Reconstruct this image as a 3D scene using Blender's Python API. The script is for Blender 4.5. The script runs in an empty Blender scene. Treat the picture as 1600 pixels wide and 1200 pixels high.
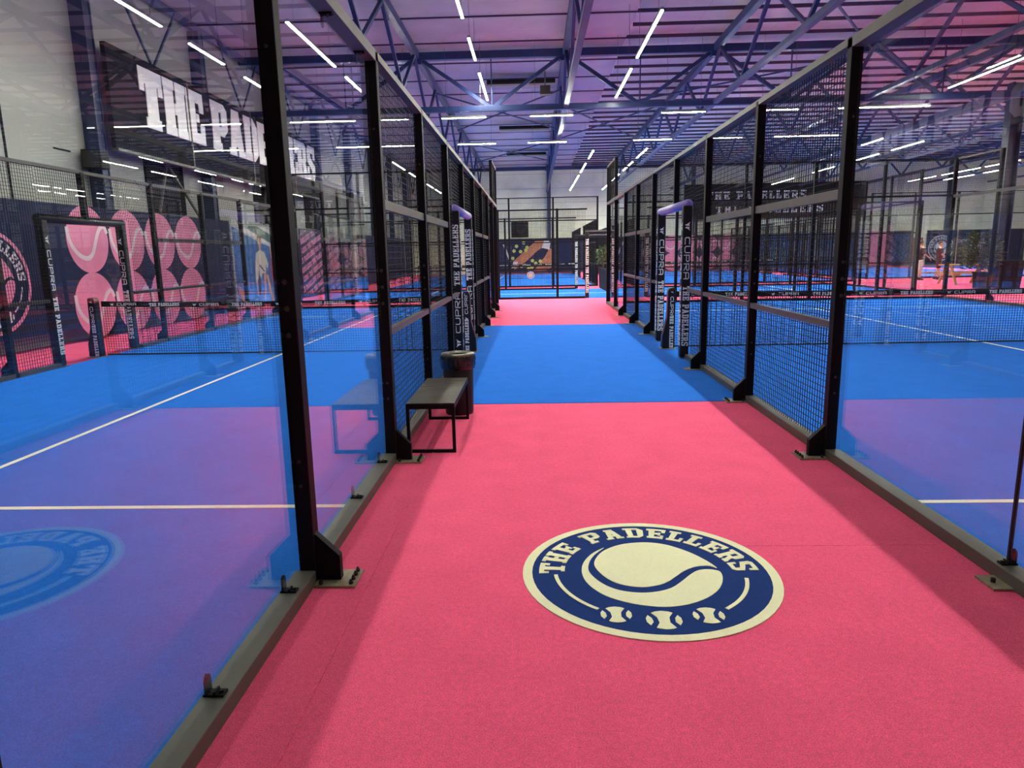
import bpy, bmesh, math, random
from mathutils import Vector, Matrix
random.seed(7)
SC = bpy.context.scene
COL = SC.collection
PI = math.pi

# ------------------------------------------------------------------ materials
def new_mat(name):
    m = bpy.data.materials.new(name); m.use_nodes = True
    return m, m.node_tree, m.node_tree.nodes['Principled BSDF']

def mat(name, col, rough=.5, metal=0., noise=0., scale=8., bump=0., bscale=60., spec=.5, sheen=0.):
    m, nt, b = new_mat(name)
    b.inputs['Base Color'].default_value = (*col, 1)
    b.inputs['Roughness'].default_value = rough
    b.inputs['Metallic'].default_value = metal
    b.inputs['Specular IOR Level'].default_value = spec
    if sheen:
        b.inputs['Sheen Weight'].default_value = sheen
    tc = nt.nodes.new('ShaderNodeTexCoord')
    if noise:
        n = nt.nodes.new('ShaderNodeTexNoise'); n.inputs['Scale'].default_value = scale
        n.inputs['Detail'].default_value = 4
        nt.links.new(tc.outputs['Object'], n.inputs['Vector'])
        r = nt.nodes.new('ShaderNodeMapRange')
        r.inputs['From Min'].default_value = .3; r.inputs['From Max'].default_value = .7
        r.inputs['To Min'].default_value = 1 - noise; r.inputs['To Max'].default_value = 1 + noise
        nt.links.new(n.outputs['Fac'], r.inputs['Value'])
        v = nt.nodes.new('ShaderNodeVectorMath'); v.operation = 'SCALE'
        v.inputs[0].default_value = col
        nt.links.new(r.outputs['Result'], v.inputs['Scale'])
        nt.links.new(v.outputs['Vector'], b.inputs['Base Color'])
    if bump:
        n = nt.nodes.new('ShaderNodeTexNoise'); n.inputs['Scale'].default_value = bscale
        nt.links.new(tc.outputs['Object'], n.inputs['Vector'])
        bp = nt.nodes.new('ShaderNodeBump'); bp.inputs['Strength'].default_value = bump
        bp.inputs['Distance'].default_value = .01
        nt.links.new(n.outputs['Fac'], bp.inputs['Height'])
        nt.links.new(bp.outputs['Normal'], b.inputs['Normal'])
    return m

def carpet(name, col, var=.24, patch=.05, sheen=.0):
    """short pile: fine fibre speckle, soft large patches, pile bump"""
    m, nt, b = new_mat(name)
    b.inputs['Roughness'].default_value = .95
    b.inputs['Specular IOR Level'].default_value = .12
    b.inputs['Sheen Weight'].default_value = sheen
    tc = nt.nodes.new('ShaderNodeTexCoord')
    def noise(s, d, lo, hi):
        n = nt.nodes.new('ShaderNodeTexNoise'); n.inputs['Scale'].default_value = s
        n.inputs['Detail'].default_value = d
        nt.links.new(tc.outputs['Object'], n.inputs['Vector'])
        r = nt.nodes.new('ShaderNodeMapRange')
        r.inputs['From Min'].default_value = .3; r.inputs['From Max'].default_value = .7
        r.inputs['To Min'].default_value = lo; r.inputs['To Max'].default_value = hi
        nt.links.new(n.outputs['Fac'], r.inputs['Value'])
        return n, r
    n1, r1 = noise(190, 3, 1 - var, 1 + var)
    n3, r3 = noise(42, 3, 1 - var*.3, 1 + var*.3)
    n2, r2 = noise(3.5, 5, 1 - patch, 1 + patch)
    mu = nt.nodes.new('ShaderNodeMath'); mu.operation = 'MULTIPLY'
    nt.links.new(r1.outputs['Result'], mu.inputs[0]); nt.links.new(r2.outputs['Result'], mu.inputs[1])
    mu2 = nt.nodes.new('ShaderNodeMath'); mu2.operation = 'MULTIPLY'
    nt.links.new(mu.outputs[0], mu2.inputs[0]); nt.links.new(r3.outputs['Result'], mu2.inputs[1]); mu = mu2
    v = nt.nodes.new('ShaderNodeVectorMath'); v.operation = 'SCALE'; v.inputs[0].default_value = col
    nt.links.new(mu.outputs[0], v.inputs['Scale'])
    nt.links.new(v.outputs['Vector'], b.inputs['Base Color'])
    bp = nt.nodes.new('ShaderNodeBump'); bp.inputs['Strength'].default_value = .6
    bp.inputs['Distance'].default_value = .004
    nt.links.new(n1.outputs['Fac'], bp.inputs['Height'])
    nt.links.new(bp.outputs['Normal'], b.inputs['Normal'])
    return m

def glass_mat(name, tint, refl=1.0):
    """thin toughened pane: clear transmission plus a Schlick reflection of both faces"""
    m = bpy.data.materials.new(name); m.use_nodes = True; nt = m.node_tree
    for n in list(nt.nodes): nt.nodes.remove(n)
    out = nt.nodes.new('ShaderNodeOutputMaterial')
    tr = nt.nodes.new('ShaderNodeBsdfTransparent'); tr.inputs['Color'].default_value = (*tint, 1)
    gl = nt.nodes.new('ShaderNodeBsdfGlossy'); gl.inputs['Roughness'].default_value = 0.0
    gl.inputs['Color'].default_value = (1, 1, 1, 1)
    lw = nt.nodes.new('ShaderNodeLayerWeight'); lw.inputs['Blend'].default_value = .5
    p = nt.nodes.new('ShaderNodeMath'); p.operation = 'POWER'; p.inputs[1].default_value = 4.0
    nt.links.new(lw.outputs['Facing'], p.inputs[0])
    ma = nt.nodes.new('ShaderNodeMath'); ma.operation = 'MULTIPLY_ADD'
    ma.inputs[1].default_value = .9 * refl; ma.inputs[2].default_value = .026 * refl
    nt.links.new(p.outputs[0], ma.inputs[0])
    mx = nt.nodes.new('ShaderNodeMixShader')
    nt.links.new(ma.outputs[0], mx.inputs['Fac'])
    nt.links.new(tr.outputs[0], mx.inputs[1]); nt.links.new(gl.outputs[0], mx.inputs[2])
    nt.links.new(mx.outputs[0], out.inputs['Surface'])
    return m

def emit(name, col, s):
    m = bpy.data.materials.new(name); m.use_nodes = True; nt = m.node_tree
    for n in list(nt.nodes): nt.nodes.remove(n)
    out = nt.nodes.new('ShaderNodeOutputMaterial')
    e = nt.nodes.new('ShaderNodeEmission'); e.inputs['Color'].default_value = (*col, 1)
    # lensed diffuser: brightest straight down, weaker towards the side
    lw = nt.nodes.new('ShaderNodeLayerWeight'); lw.inputs['Blend'].default_value = .5
    sb = nt.nodes.new('ShaderNodeMath'); sb.operation = 'SUBTRACT'; sb.inputs[0].default_value = 1.0
    nt.links.new(lw.outputs['Facing'], sb.inputs[1])
    ml = nt.nodes.new('ShaderNodeMath'); ml.operation = 'MULTIPLY_ADD'; ml.inputs[1].default_value = s*.84; ml.inputs[2].default_value = s*.16
    nt.links.new(sb.outputs[0], ml.inputs[0]); nt.links.new(ml.outputs[0], e.inputs['Strength'])
    nt.links.new(e.outputs[0], out.inputs['Surface'])
    return m

def cladding(name, col, dark, step, axis=2, width=.04, rough=.6, spec=.3):
    """painted sheet with thin dark joints every `step` metres along an axis"""
    m, nt, b = new_mat(name)
    b.inputs['Roughness'].default_value = rough; b.inputs['Specular IOR Level'].default_value = spec
    tc = nt.nodes.new('ShaderNodeTexCoord')
    sp = nt.nodes.new('ShaderNodeSeparateXYZ'); nt.links.new(tc.outputs['Object'], sp.inputs[0])
    d = nt.nodes.new('ShaderNodeMath'); d.operation = 'DIVIDE'; d.inputs[1].default_value = step
    nt.links.new(sp.outputs[axis], d.inputs[0])
    f = nt.nodes.new('ShaderNodeMath'); f.operation = 'FRACT'; nt.links.new(d.outputs[0], f.inputs[0])
    l = nt.nodes.new('ShaderNodeMath'); l.operation = 'LESS_THAN'; l.inputs[1].default_value = width
    nt.links.new(f.outputs[0], l.inputs[0])
    n = nt.nodes.new('ShaderNodeTexNoise'); n.inputs['Scale'].default_value = .9; n.inputs['Detail'].default_value = 6
    nt.links.new(tc.outputs['Object'], n.inputs['Vector'])
    r = nt.nodes.new('ShaderNodeMapRange'); r.inputs['To Min'].default_value = .88; r.inputs['To Max'].default_value = 1.1
    r.inputs['From Min'].default_value = .3; r.inputs['From Max'].default_value = .7
    nt.links.new(n.outputs['Fac'], r.inputs['Value'])
    v = nt.nodes.new('ShaderNodeVectorMath'); v.operation = 'SCALE'; v.inputs[0].default_value = col
    nt.links.new(r.outputs['Result'], v.inputs['Scale'])
    mx = nt.nodes.new('ShaderNodeMixRGB'); mx.inputs['Color2'].default_value = (*dark, 1)
    nt.links.new(v.outputs['Vector'], mx.inputs['Color1']); nt.links.new(l.outputs[0], mx.inputs['Fac'])
    nt.links.new(mx.outputs[0], b.inputs['Base Color'])
    return m

PINK_C = (.80, .10, .21)
BLUE_C = (.010, .14, .60)
M = {
 'pink': carpet('pink_carpet', PINK_C),
 'blue': carpet('blue_turf', BLUE_C),
 'line': carpet('line_turf', (.82, .82, .68), .10, .02),
 'cream': carpet('cream_inlay', (.80, .80, .53), .06, .02),
 'navyc': carpet('navy_inlay', (.010, .035, .16), .15, .04),
 'black': mat('black_powder_coat', (.006, .006, .008), .55, spec=.12),
 'blackm': mat('black_matt', (.009, .009, .010), .6, spec=.2),
 'greyrail': mat('dark_rail_paint', (.085, .085, .072), .45, noise=.08, scale=5, spec=.3),
 'wire': mat('black_wire', (.006, .006, .008), .6, spec=.12),
 'steel': mat('zinc_plate', (.34, .31, .20), .45, .6, noise=.2, scale=30),
 'bolt': mat('bolt_steel', (.05, .05, .05), .35, .8),
 'trussblue': mat('blue_steel_paint', (.011, .030, .115), .45, noise=.12, scale=2),
 'colblue': mat('blue_column_paint', (.008, .018, .065), .5, noise=.12, scale=2),
 'ceil': cladding('ceiling_sheet', (.64, .70, .64), (.46, .50, .46), 1.2, 0, .012, .7),
 'board': cladding('ceiling_board', (.46, .45, .48), (.36, .35, .38), 1.2, 1, .012, .75),
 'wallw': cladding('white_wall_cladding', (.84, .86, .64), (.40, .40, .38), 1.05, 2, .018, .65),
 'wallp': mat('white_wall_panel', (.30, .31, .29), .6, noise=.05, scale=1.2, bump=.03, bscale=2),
 'purlin': mat('purlin_paint', (.05, .03, .07), .55),
 'navy': mat('navy_banner_vinyl', (.011, .018, .060), .6, noise=.12, scale=3, spec=.15),
 'bpink': mat('banner_pink_print', (.72, .23, .38), .4, noise=.06, scale=3),
 'bpale': mat('banner_pale_print', (.72, .60, .64), .4),
 'bwhite': mat('banner_white_print', (.62, .60, .64), .45),
 'fascia': cladding('dark_fascia_slats', (.020, .020, .023), (.008, .008, .010), .19, 2, .16, .9, .04),
 'letter': mat('white_sign_letter', (.88, .87, .88), .6, spec=.2),
 'shutter': cladding('dark_shutter_slats', (.022, .022, .025), (.006, .006, .007), .12, 2, .3, .9, .04),
 'vinyl': mat('black_pad_vinyl', (.010, .010, .012), .4, spec=.3, bump=.5, bscale=18),
 'padlet': mat('white_pad_print', (.85, .85, .82), .45),
 'padpurple': mat('lavender_pad_vinyl', (.24, .19, .50), .35, bump=.5, bscale=14),
 'net': mat('net_cord', (.010, .012, .018), .7),
 'glass': glass_mat('court_glass', (.955, .97, .965)),
 'tube': emit('tube_light', (1.0, .985, .84), 200.), 'tubeb': emit('tube_light_bright', (1.0, .985, .84), 500.),
 'housing': mat('lamp_housing', (.16, .16, .17), .4, .3),
 'cable': mat('steel_cable', (.10, .10, .12), .5),
 'slat': mat('bench_slat_paint', (.085, .085, .070), .4, noise=.08, scale=8),
 'bin': mat('bin_plastic', (.012, .010, .013), .45, spec=.25),
 'bag': mat('bin_bag', (.015, .015, .015), .16, bump=1.0, bscale=22),
 'lid': mat('bin_lid_metal', (.12, .12, .09), .35, .5),
 'wood': mat('pine_wood', (.52, .32, .12), .55, noise=.2, scale=6),
 'leaf': mat('leaf_green', (.055, .12, .03), .5, noise=.35, scale=9),
 'leafd': mat('leaf_dark_green', (.030, .055, .022), .5, noise=.35, scale=9),
 'stem': mat('plant_stem', (.10, .07, .03), .7),
 'pot': mat('planter_black', (.012, .012, .014), .7, spec=.15),
 'soil': mat('potting_soil', (.03, .02, .012), .9),
 'skin': mat('skin', (.50, .28, .19), .5),
 'skinp': mat('printed_skin', (.58, .33, .22), .45),
 'shirt': mat('dark_maroon_top', (.035, .012, .018), .8),
 'black_cloth': mat('black_cloth', (.012, .012, .016), .85),
 'trouser': mat('light_grey_trousers', (.42, .41, .38), .8),
 'hair': mat('dark_hair', (.03, .018, .01), .6),
 'pblue': mat('print_blue', (.03, .12, .34), .4, noise=.5, scale=5),
 'pblue2': mat('print_bright_blue', (.04, .22, .62), .4, noise=.2, scale=5),
 'pgreen': mat('print_green', (.05, .12, .11), .4),
 'pgrey': mat('print_grey', (.42, .45, .44), .45),
 'pshirt': mat('print_pale_shirt', (.50, .50, .44), .45),
 'pred': mat('print_crimson', (.36, .03, .07), .45, noise=.25, scale=6),
 'pdark': mat('print_dark', (.02, .03, .06), .45),
 'porange': mat('print_orange', (.42, .17, .09), .45, noise=.25, scale=4),
 'pyellow': mat('print_yellow', (.50, .56, .13), .45),
 'phair': mat('print_brown_hair', (.14, .07, .04), .5),
 'red': mat('red_paint', (.36, .02, .02), .5),
 'cone': mat('loudspeaker_grille', (.015, .015, .016), .6, bump=.3, bscale=200),
}

# ------------------------------------------------------------------ object helpers
WL = {}
def tag(o, label=None, cat=None, group=None, kind=None):
    if label: o['label'] = label
    if cat: o['category'] = cat
    if group: o['group'] = group
    if kind: o['kind'] = kind
    return o
def thing(name, label, cat, loc=(0, 0, 0), group=None):
    o = bpy.data.objects.new(name, None); COL.objects.link(o); o.location = loc
    o.empty_display_size = .1
    WL[o.name] = Vector(loc)
    return tag(o, label, cat, group)

class MB:
    def __init__(s): s.v = []; s.f = []; s.mi = []; s.mats = []; s.cur = 0
    def use(s, m):
        if m not in s.mats: s.mats.append(m)
        s.cur = s.mats.index(m); return s
    def add(s, vs, fs):
        b = len(s.v); s.v += [tuple(v) for v in vs]
        for f in fs: s.f.append(tuple(b + i for i in f)); s.mi.append(s.cur)
        return s
    def box(s, x0, x1, y0, y1, z0, z1):
        vs = [(x0,y0,z0),(x1,y0,z0),(x1,y1,z0),(x0,y1,z0),(x0,y0,z1),(x1,y0,z1),(x1,y1,z1),(x0,y1,z1)]
        return s.add(vs, [(0,3,2,1),(4,5,6,7),(0,1,5,4),(1,2,6,5),(2,3,7,6),(3,0,4,7)])
    def bar(s, p, q, w, h=None, up=(0, 0, 1)):
        h = h or w; p = Vector(p); q = Vector(q); d = (q - p).normalized(); u = Vector(up)
        a = d.cross(u)
        if a.length < 1e-4: a = d.cross(Vector((1, 0, 0)))
        a.normalize(); c = a.cross(d).normalized()
        vs = []
        for e in (p, q):
            for i, j in ((-1,-1),(1,-1),(1,1),(-1,1)): vs.append(e + a * i * w / 2 + c * j * h / 2)
        return s.add(vs, [(0,3,2,1),(4,5,6,7),(0,1,5,4),(1,2,6,5),(2,3,7,6),(3,0,4,7)])
    def tube(s, p, q, r, n=10, r2=None, caps=True):
        r2 = r if r2 is None else r2
        p = Vector(p); q = Vector(q); d = (q - p).normalized()
        a = d.cross(Vector((0, 0, 1)))
        if a.length < 1e-4: a = Vector((1, 0, 0))
        a.normalize(); c = d.cross(a)
        vs = [p + (a * math.cos(2*PI*i/n) + c * math.sin(2*PI*i/n)) * r for i in range(n)]
        vs += [q + (a * math.cos(2*PI*i/n) + c * math.sin(2*PI*i/n)) * r2 for i in range(n)]
        fs = [(i, (i+1) % n, n + (i+1) % n, n + i) for i in range(n)]
        if caps: fs += [tuple(range(n-1, -1, -1)), tuple(range(n, 2*n))]
        return s.add(vs, fs)
    def poly(s, pts, fn, t0, t1):
        """2-D outline pushed through fn(u, v, t); slab from t0 (hidden side) to t1 (seen side)"""
        n = len(pts)
        ar = sum(pts[i][0]*pts[(i+1)%n][1] - pts[(i+1)%n][0]*pts[i][1] for i in range(n))
        if ar < 0: pts = pts[::-1]
        vs = [fn(u, v, t1) for u, v in pts] + [fn(u, v, t0) for u, v in pts]
        fs = [tuple(range(n)), tuple(range(2*n-1, n-1, -1))] + [(i, n+i, n+(i+1) % n, (i+1) % n) for i in range(n)]
        return s.add(vs, fs)
    def build(s, name, parent=None, smooth=False, bevel=0, m=None, local=False):
        off = Vector((0, 0, 0))
        if parent is not None and not local: off = WL[parent.name]
        me = bpy.data.meshes.new(name)
        me.from_pydata([(v[0]-off[0], v[1]-off[1], v[2]-off[2]) for v in s.v], [], s.f)
        for mm in (s.mats or [m or 'black']): me.materials.append(M[mm])
        me.polygons.foreach_set('material_index', s.mi)
        if smooth: me.polygons.foreach_set('use_smooth', [True]*len(s.f))
        me.update()
        o = bpy.data.objects.new(name, me); COL.objects.link(o)
        if parent is not None: o.parent = parent
        WL[o.name] = off.copy()
        if bevel:
            b = o.modifiers.new('bevel', 'BEVEL'); b.width = bevel; b.segments = 2; b.limit_method = 'ANGLE'
        return o

def inst(me, name, parent, loc=(0, 0, 0), rot=(0, 0, 0), world=True):
    """another object on shared mesh data"""
    o = bpy.data.objects.new(name, me); COL.objects.link(o)
    off = WL[parent.name] if (parent is not None and world) else Vector((0, 0, 0))
    o.location = Vector(loc) - off; o.rotation_euler = rot
    if parent is not None: o.parent = parent
    WL[o.name] = Vector(loc)
    return o
def copy_tree(o, parent=None):
    c = o.copy(); COL.objects.link(c); c.parent = parent
    WL[c.name] = WL[o.name].copy()
    for ch in list(o.children): copy_tree(ch, c)
    return c

# ------------------------------------------------------------------ lettering
def R_(x0, y0, x1, y1): return [(x0, y0), (x1, y0), (x1, y1), (x0, y1)]
SLAB = {
 'T': (8, [R_(0,8,8,10), R_(0,6.2,1.5,8), R_(6.5,6.2,8,8), R_(2.7,0,5.3,8), R_(1.5,0,6.5,1.6)]),
 'H': (8.6, [R_(1,0,3.4,10), R_(5.2,0,7.6,10), R_(.1,0,4,1.6), R_(4.6,0,8.5,1.6), R_(.1,8.4,4,10), R_(4.6,8.4,8.5,10), R_(3.4,4.1,5.2,6)]),
 'E': (7.6, [R_(.9,0,3.3,10), R_(0,8.2,7.4,10), R_(0,0,7.4,1.8), R_(6,6.5,7.4,8.2), R_(6,1.8,7.4,3.5), R_(3.3,4.1,5.6,5.9), R_(4.8,3.4,5.8,6.6)]),
 'P': (7.8, [R_(.9,0,3.3,10), R_(0,0,4.4,1.6), R_(0,8.3,6.3,10), R_(3.3,3.6,6.2,5.3), [(6.2,3.6),(7.7,4.9),(7.7,8.8),(6.3,10),(5.2,8.3),(5.2,5.3)]]),
 'A': (8.6, [[(.9,0),(3,0),(5.1,10),(3.0,10)], [(5.5,0),(8.0,0),(5.6,10),(3.4,10)], R_(2.4,2.6,6.4,4.2), R_(0,0,3.6,1.5), R_(4.9,0,8.6,1.5), R_(2.2,8.6,5.6,10)]),
 'D': (8, [R_(.9,0,3.3,10), R_(0,8.3,5.8,10), R_(0,0,5.8,1.7), [(5.8,0),(7.9,2),(7.9,8),(5.8,10),(5.3,8.3),(5.3,1.7)]]),
 'L': (7, [R_(.9,0,3.3,10), R_(0,8.4,4.4,10), R_(0,0,6.9,1.8), R_(5.4,1.8,6.9,4.2)]),
 'R': (8.4, [R_(.9,0,3.3,10), R_(0,0,4.2,1.6), R_(0,8.3,6.3,10), R_(3.3,3.9,6.2,5.5), [(6.2,4.2),(7.6,5.2),(7.6,8.8),(6.3,10),(5.2,8.3),(5.2,5.5)], [(3.9,4.6),(6.2,4.6),(7.8,1.6),(5.4,1.6)], R_(5.4,0,8.4,1.6)]),
 'S': (7.6, [[(1.4,10),(6,10),(6.6,9.3),(6.6,8.3),(1.9,8.3),(.2,8.6)], [(.2,8.6),(2.6,8.3),(2.6,6.1),(.2,5.2)], [(.2,5.4),(2.6,6.6),(7.4,4.6),(5,3.4)], [(5,3.9),(7.4,4.8),(7.4,1.4),(5,1.7)], [(6.2,0),(1,0),(1,1.7),(5.6,1.7),(7.4,1.4)], R_(0,0,1.5,3.5), R_(5.9,6.6,7.3,10)]),
 ' ': (5, []),
}
def st(*pts, w=1.5):
    out = []
    for (x0, y0), (x1, y1) in zip(pts, pts[1:]):
        dx, dy = x1-x0, y1-y0; l = math.hypot(dx, dy) or 1; dx, dy = dx/l, dy/l; h = w/2
        out.append([(x0-dx*h+dy*h, y0-dy*h-dx*h), (x1+dx*h+dy*h, y1+dy*h-dx*h), (x1+dx*h-dy*h, y1+dy*h+dx*h), (x0-dx*h-dy*h, y0-dy*h+dx*h)])
    return out
BOLD = {
 'T': (8.4, [R_(0,7.4,8.4,10), R_(0,6,1.7,7.4), R_(6.7,6,8.4,7.4), R_(2.2,0,6.2,7.4), R_(1.5,0,6.9,1.8)]),
 'H': (9.2, [R_(.3,0,4.1,10), R_(5.1,0,8.9,10), R_(0,0,4.4,1.6), R_(4.8,0,9.2,1.6), R_(0,8.4,4.4,10), R_(4.8,8.4,9.2,10), R_(4.1,4,5.1,6)]),
 'E': (7.8, [R_(0,0,4,10), R_(0,7.9,7.8,10), R_(0,0,7.8,2.1), R_(5.8,6.2,7.8,7.9), R_(5.8,2.1,7.8,3.8), R_(4,4.2,5.4,5.8)]),
 'P': (8.6, [R_(.3,0,4.1,10), R_(0,0,4.8,1.7), R_(0,8.1,6.8,10), R_(4.1,3.2,6.6,5.1), [(6.2,3.2),(8.5,4.7),(8.5,8.8),(6.8,10),(5.3,8.1),(5.3,5.1)]]),
 'A': (9.4, [[(.7,0),(3.6,0),(6,10),(2.6,10)], [(5.6,0),(9.0,0),(6.8,10),(3.4,10)], R_(2.6,2.1,7,4), R_(0,0,4.2,1.5), R_(5.2,0,9.4,1.5)]),
 'D': (8.8, [R_(.3,0,4.1,10), R_(0,8.1,6,10), R_(0,0,6,1.9), [(6,0),(8.7,1.8),(8.7,8.2),(6,10),(5.2,8.1),(5.2,1.9)]]),
 'L': (7.6, [R_(.3,0,4.1,10), R_(0,8.4,4.6,10), R_(0,0,7.6,2.2), R_(5.6,2.2,7.6,4.6)]),
 'R': (9.2, [R_(.3,0,4.1,10), R_(0,0,4.6,1.7), R_(0,8.1,6.8,10), R_(4.1,3.8,6.6,5.4), [(6.2,4),(8.3,5),(8.3,8.8),(6.8,10),(5.3,8.1),(5.3,5.4)], [(4.6,4.4),(7.4,4.6),(8.6,1.6),(5.2,1.6)], R_(5.2,0,9.2,1.7)]),
 'S': (8.2, [[(1.6,10),(6.4,10),(7.2,9.2),(7.2,8),(2.2,8),(.2,8.4)], [(.2,8.5),(3.5,8.2),(3.5,6.2),(.2,5)], [(.2,5.4),(3.4,6.8),(8,4.4),(4.8,3)], [(4.8,4),(8,4.8),(8,1.6),(4.8,1.8)], [(6.6,0),(1.2,0),(1.2,2),(5.6,2),(8,1.7)], R_(0,0,1.8,3.8), R_(6.2,6.2,7.9,10)]),
 ' ': (5, []),
}
TECH = {  # wide squared letters
 'C': (12, st((11,9.2),(2.6,9.2),(.8,7.4),(.8,2.6),(2.6,.8),(11,.8))),
 'U': (12, st((.8,10),(.8,2.6),(2.6,.8),(9.2,.8),(11,2.6),(11,10))),
 'P': (12, st((.8,0),(.8,9.2),(9.2,9.2),(11,7.8),(11,5.4),(9.2,4),(2,4))),
 'R': (12, st((.8,0),(.8,9.2),(9.2,9.2),(11,7.8),(11,5.8),(9.2,4.4),(3,4.4),(11,0))),
 'A': (12, st((.8,0),(.8,7.4),(2.6,9.2),(9.2,9.2),(11,7.4),(11,0)) + st((.8,3.6),(11,3.6))),
 'L': (9, st((.8,10),(.8,.8),(8,.8))), 'B': (10, st((.8,0),(.8,9.2),(7,9.2),(8.2,7.4),(7,5.2),(.8,5.2)) + st((7,5.2),(8.8,3),(7,.8),(.8,.8))),
 'D': (10, st((.8,.8),(.8,9.2),(6,9.2),(8.8,6.6),(8.8,3.4),(6,.8),(.8,.8))), 'E': (9, st((8,9.2),(.8,9.2),(.8,.8),(8,.8)) + st((.8,5),(7,5))),
 'N': (10, st((.8,0),(.8,9.2),(8.8,.8),(8.8,10))),
 ' ': (6, []),
 '*': (14, [[(0,9.6),(3.2,7.6),(6.2,8.4),(6.2,2.2),(4.4,0),(3.4,3.6),(2.4,5.6)],
            [(14,9.6),(10.8,7.6),(7.8,8.4),(7.8,2.2),(9.6,0),(10.6,3.6),(11.6,5.6)]]),
}
def text_polys(s, font, size, gap=.9, sx=1.0):
    k = size/10; x = 0; out = []
    for ch in s:
        w, ps = font[ch]
        for p in ps: out.append([((x + a)*k*sx, b*k) for a, b in p])
        x += w + gap
    return out, (x - gap)*k*sx
def text_on(mb, s, font, size, fn, u0, v0, t0, t1, sx=1., rot=0, center=True, gap=.9, clip=None, dense=False):
    ps, w = text_polys(s, font, size, gap, sx)
    c, q = math.cos(rot), math.sin(rot); ox = -w/2 if center else 0; oy = -size/2 if center else 0
    for i, p in enumerate(ps):
        pp = [(u0 + (a+ox)*c - (b+oy)*q, v0 + (a+ox)*q + (b+oy)*c) for a, b in p]
        if clip and not all(clip[0] <= a <= clip[1] and clip[2] <= b <= clip[3] for a, b in pp): continue
        mb.poly(pp, fn, t0, t1 + (i % 8)*max(.0003, t1*.04))
    return w
def arc_text(mb, s, font, size, fn, r, amid, t0, t1, sx=1., gap=.9):
    ps, w = text_polys(s, font, size, gap, sx)
    for j, p in enumerate(ps):
        pp = []
        n = len(p)
        for i in range(n):      # split edges so long strokes follow the arc
            a0, b0 = p[i]; a1, b1 = p[(i+1) % n]
            for k in range(3): pp.append((a0+(a1-a0)*k/3, b0+(b1-b0)*k/3))
        q = []
        for a, b in pp:
            th = amid - (a - w/2)/(r + size*.4)
            q.append(((r+b)*math.cos(th), (r+b)*math.sin(th)))
        mb.poly(q, fn, t0, t1 + (j % 8)*.0002)
def circ(cx, cy, r, n=64, a0=0, a1=2*PI):
    return [(cx + r*math.cos(a0+(a1-a0)*i/n), cy + r*math.sin(a0+(a1-a0)*i/n)) for i in range(n)]
def ring(mb, fn, cx, cy, r0, r1, t0, t1, a0=0, a1=2*PI, n=64):
    for i in range(n):
        x, y = a0+(a1-a0)*i/n, a0+(a1-a0)*(i+1)/n
        mb.poly([(cx+r0*math.cos(x), cy+r0*math.sin(x)), (cx+r1*math.cos(x), cy+r1*math.sin(x)),
                 (cx+r1*math.cos(y), cy+r1*math.sin(y)), (cx+r0*math.cos(y), cy+r0*math.sin(y))], fn, t0, t1)
def smooth_path(pts, closed=True, n=6):
    out = []; N = len(pts)
    rng = range(N) if closed else range(N-1)
    for i in rng:
        g = lambda k: pts[k % N] if closed else pts[max(0, min(N-1, k))]
        p0, p1, p2, p3 = g(i-1), g(i), g(i+1), g(i+2)
        for k in range(n):
            t = k/n
            out.append(tuple(.5*((2*p1[j]) + (-p0[j]+p2[j])*t + (2*p0[j]-5*p1[j]+4*p2[j]-p3[j])*t*t + (-p0[j]+3*p1[j]-3*p2[j]+p3[j])*t**3) for j in (0, 1)))
    if not closed: out.append(pts[-1])
    return out
def stripe(mb, fn, path, w, t0, t1):
    for i, ((x0, y0), (x1, y1)) in enumerate(zip(path, path[1:])):
        dx, dy = x1-x0, y1-y0; l = math.hypot(dx, dy)
        if l < 1e-6: continue
        dx, dy = dx/l, dy/l; h = w/2
        mb.poly([(x0+dy*h, y0-dx*h), (x1+dy*h, y1-dx*h), (x1-dy*h, y1+dx*h), (x0-dy*h, y0+dx*h)], fn, t0, t1 + (i % 3)*.0004)

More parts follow.
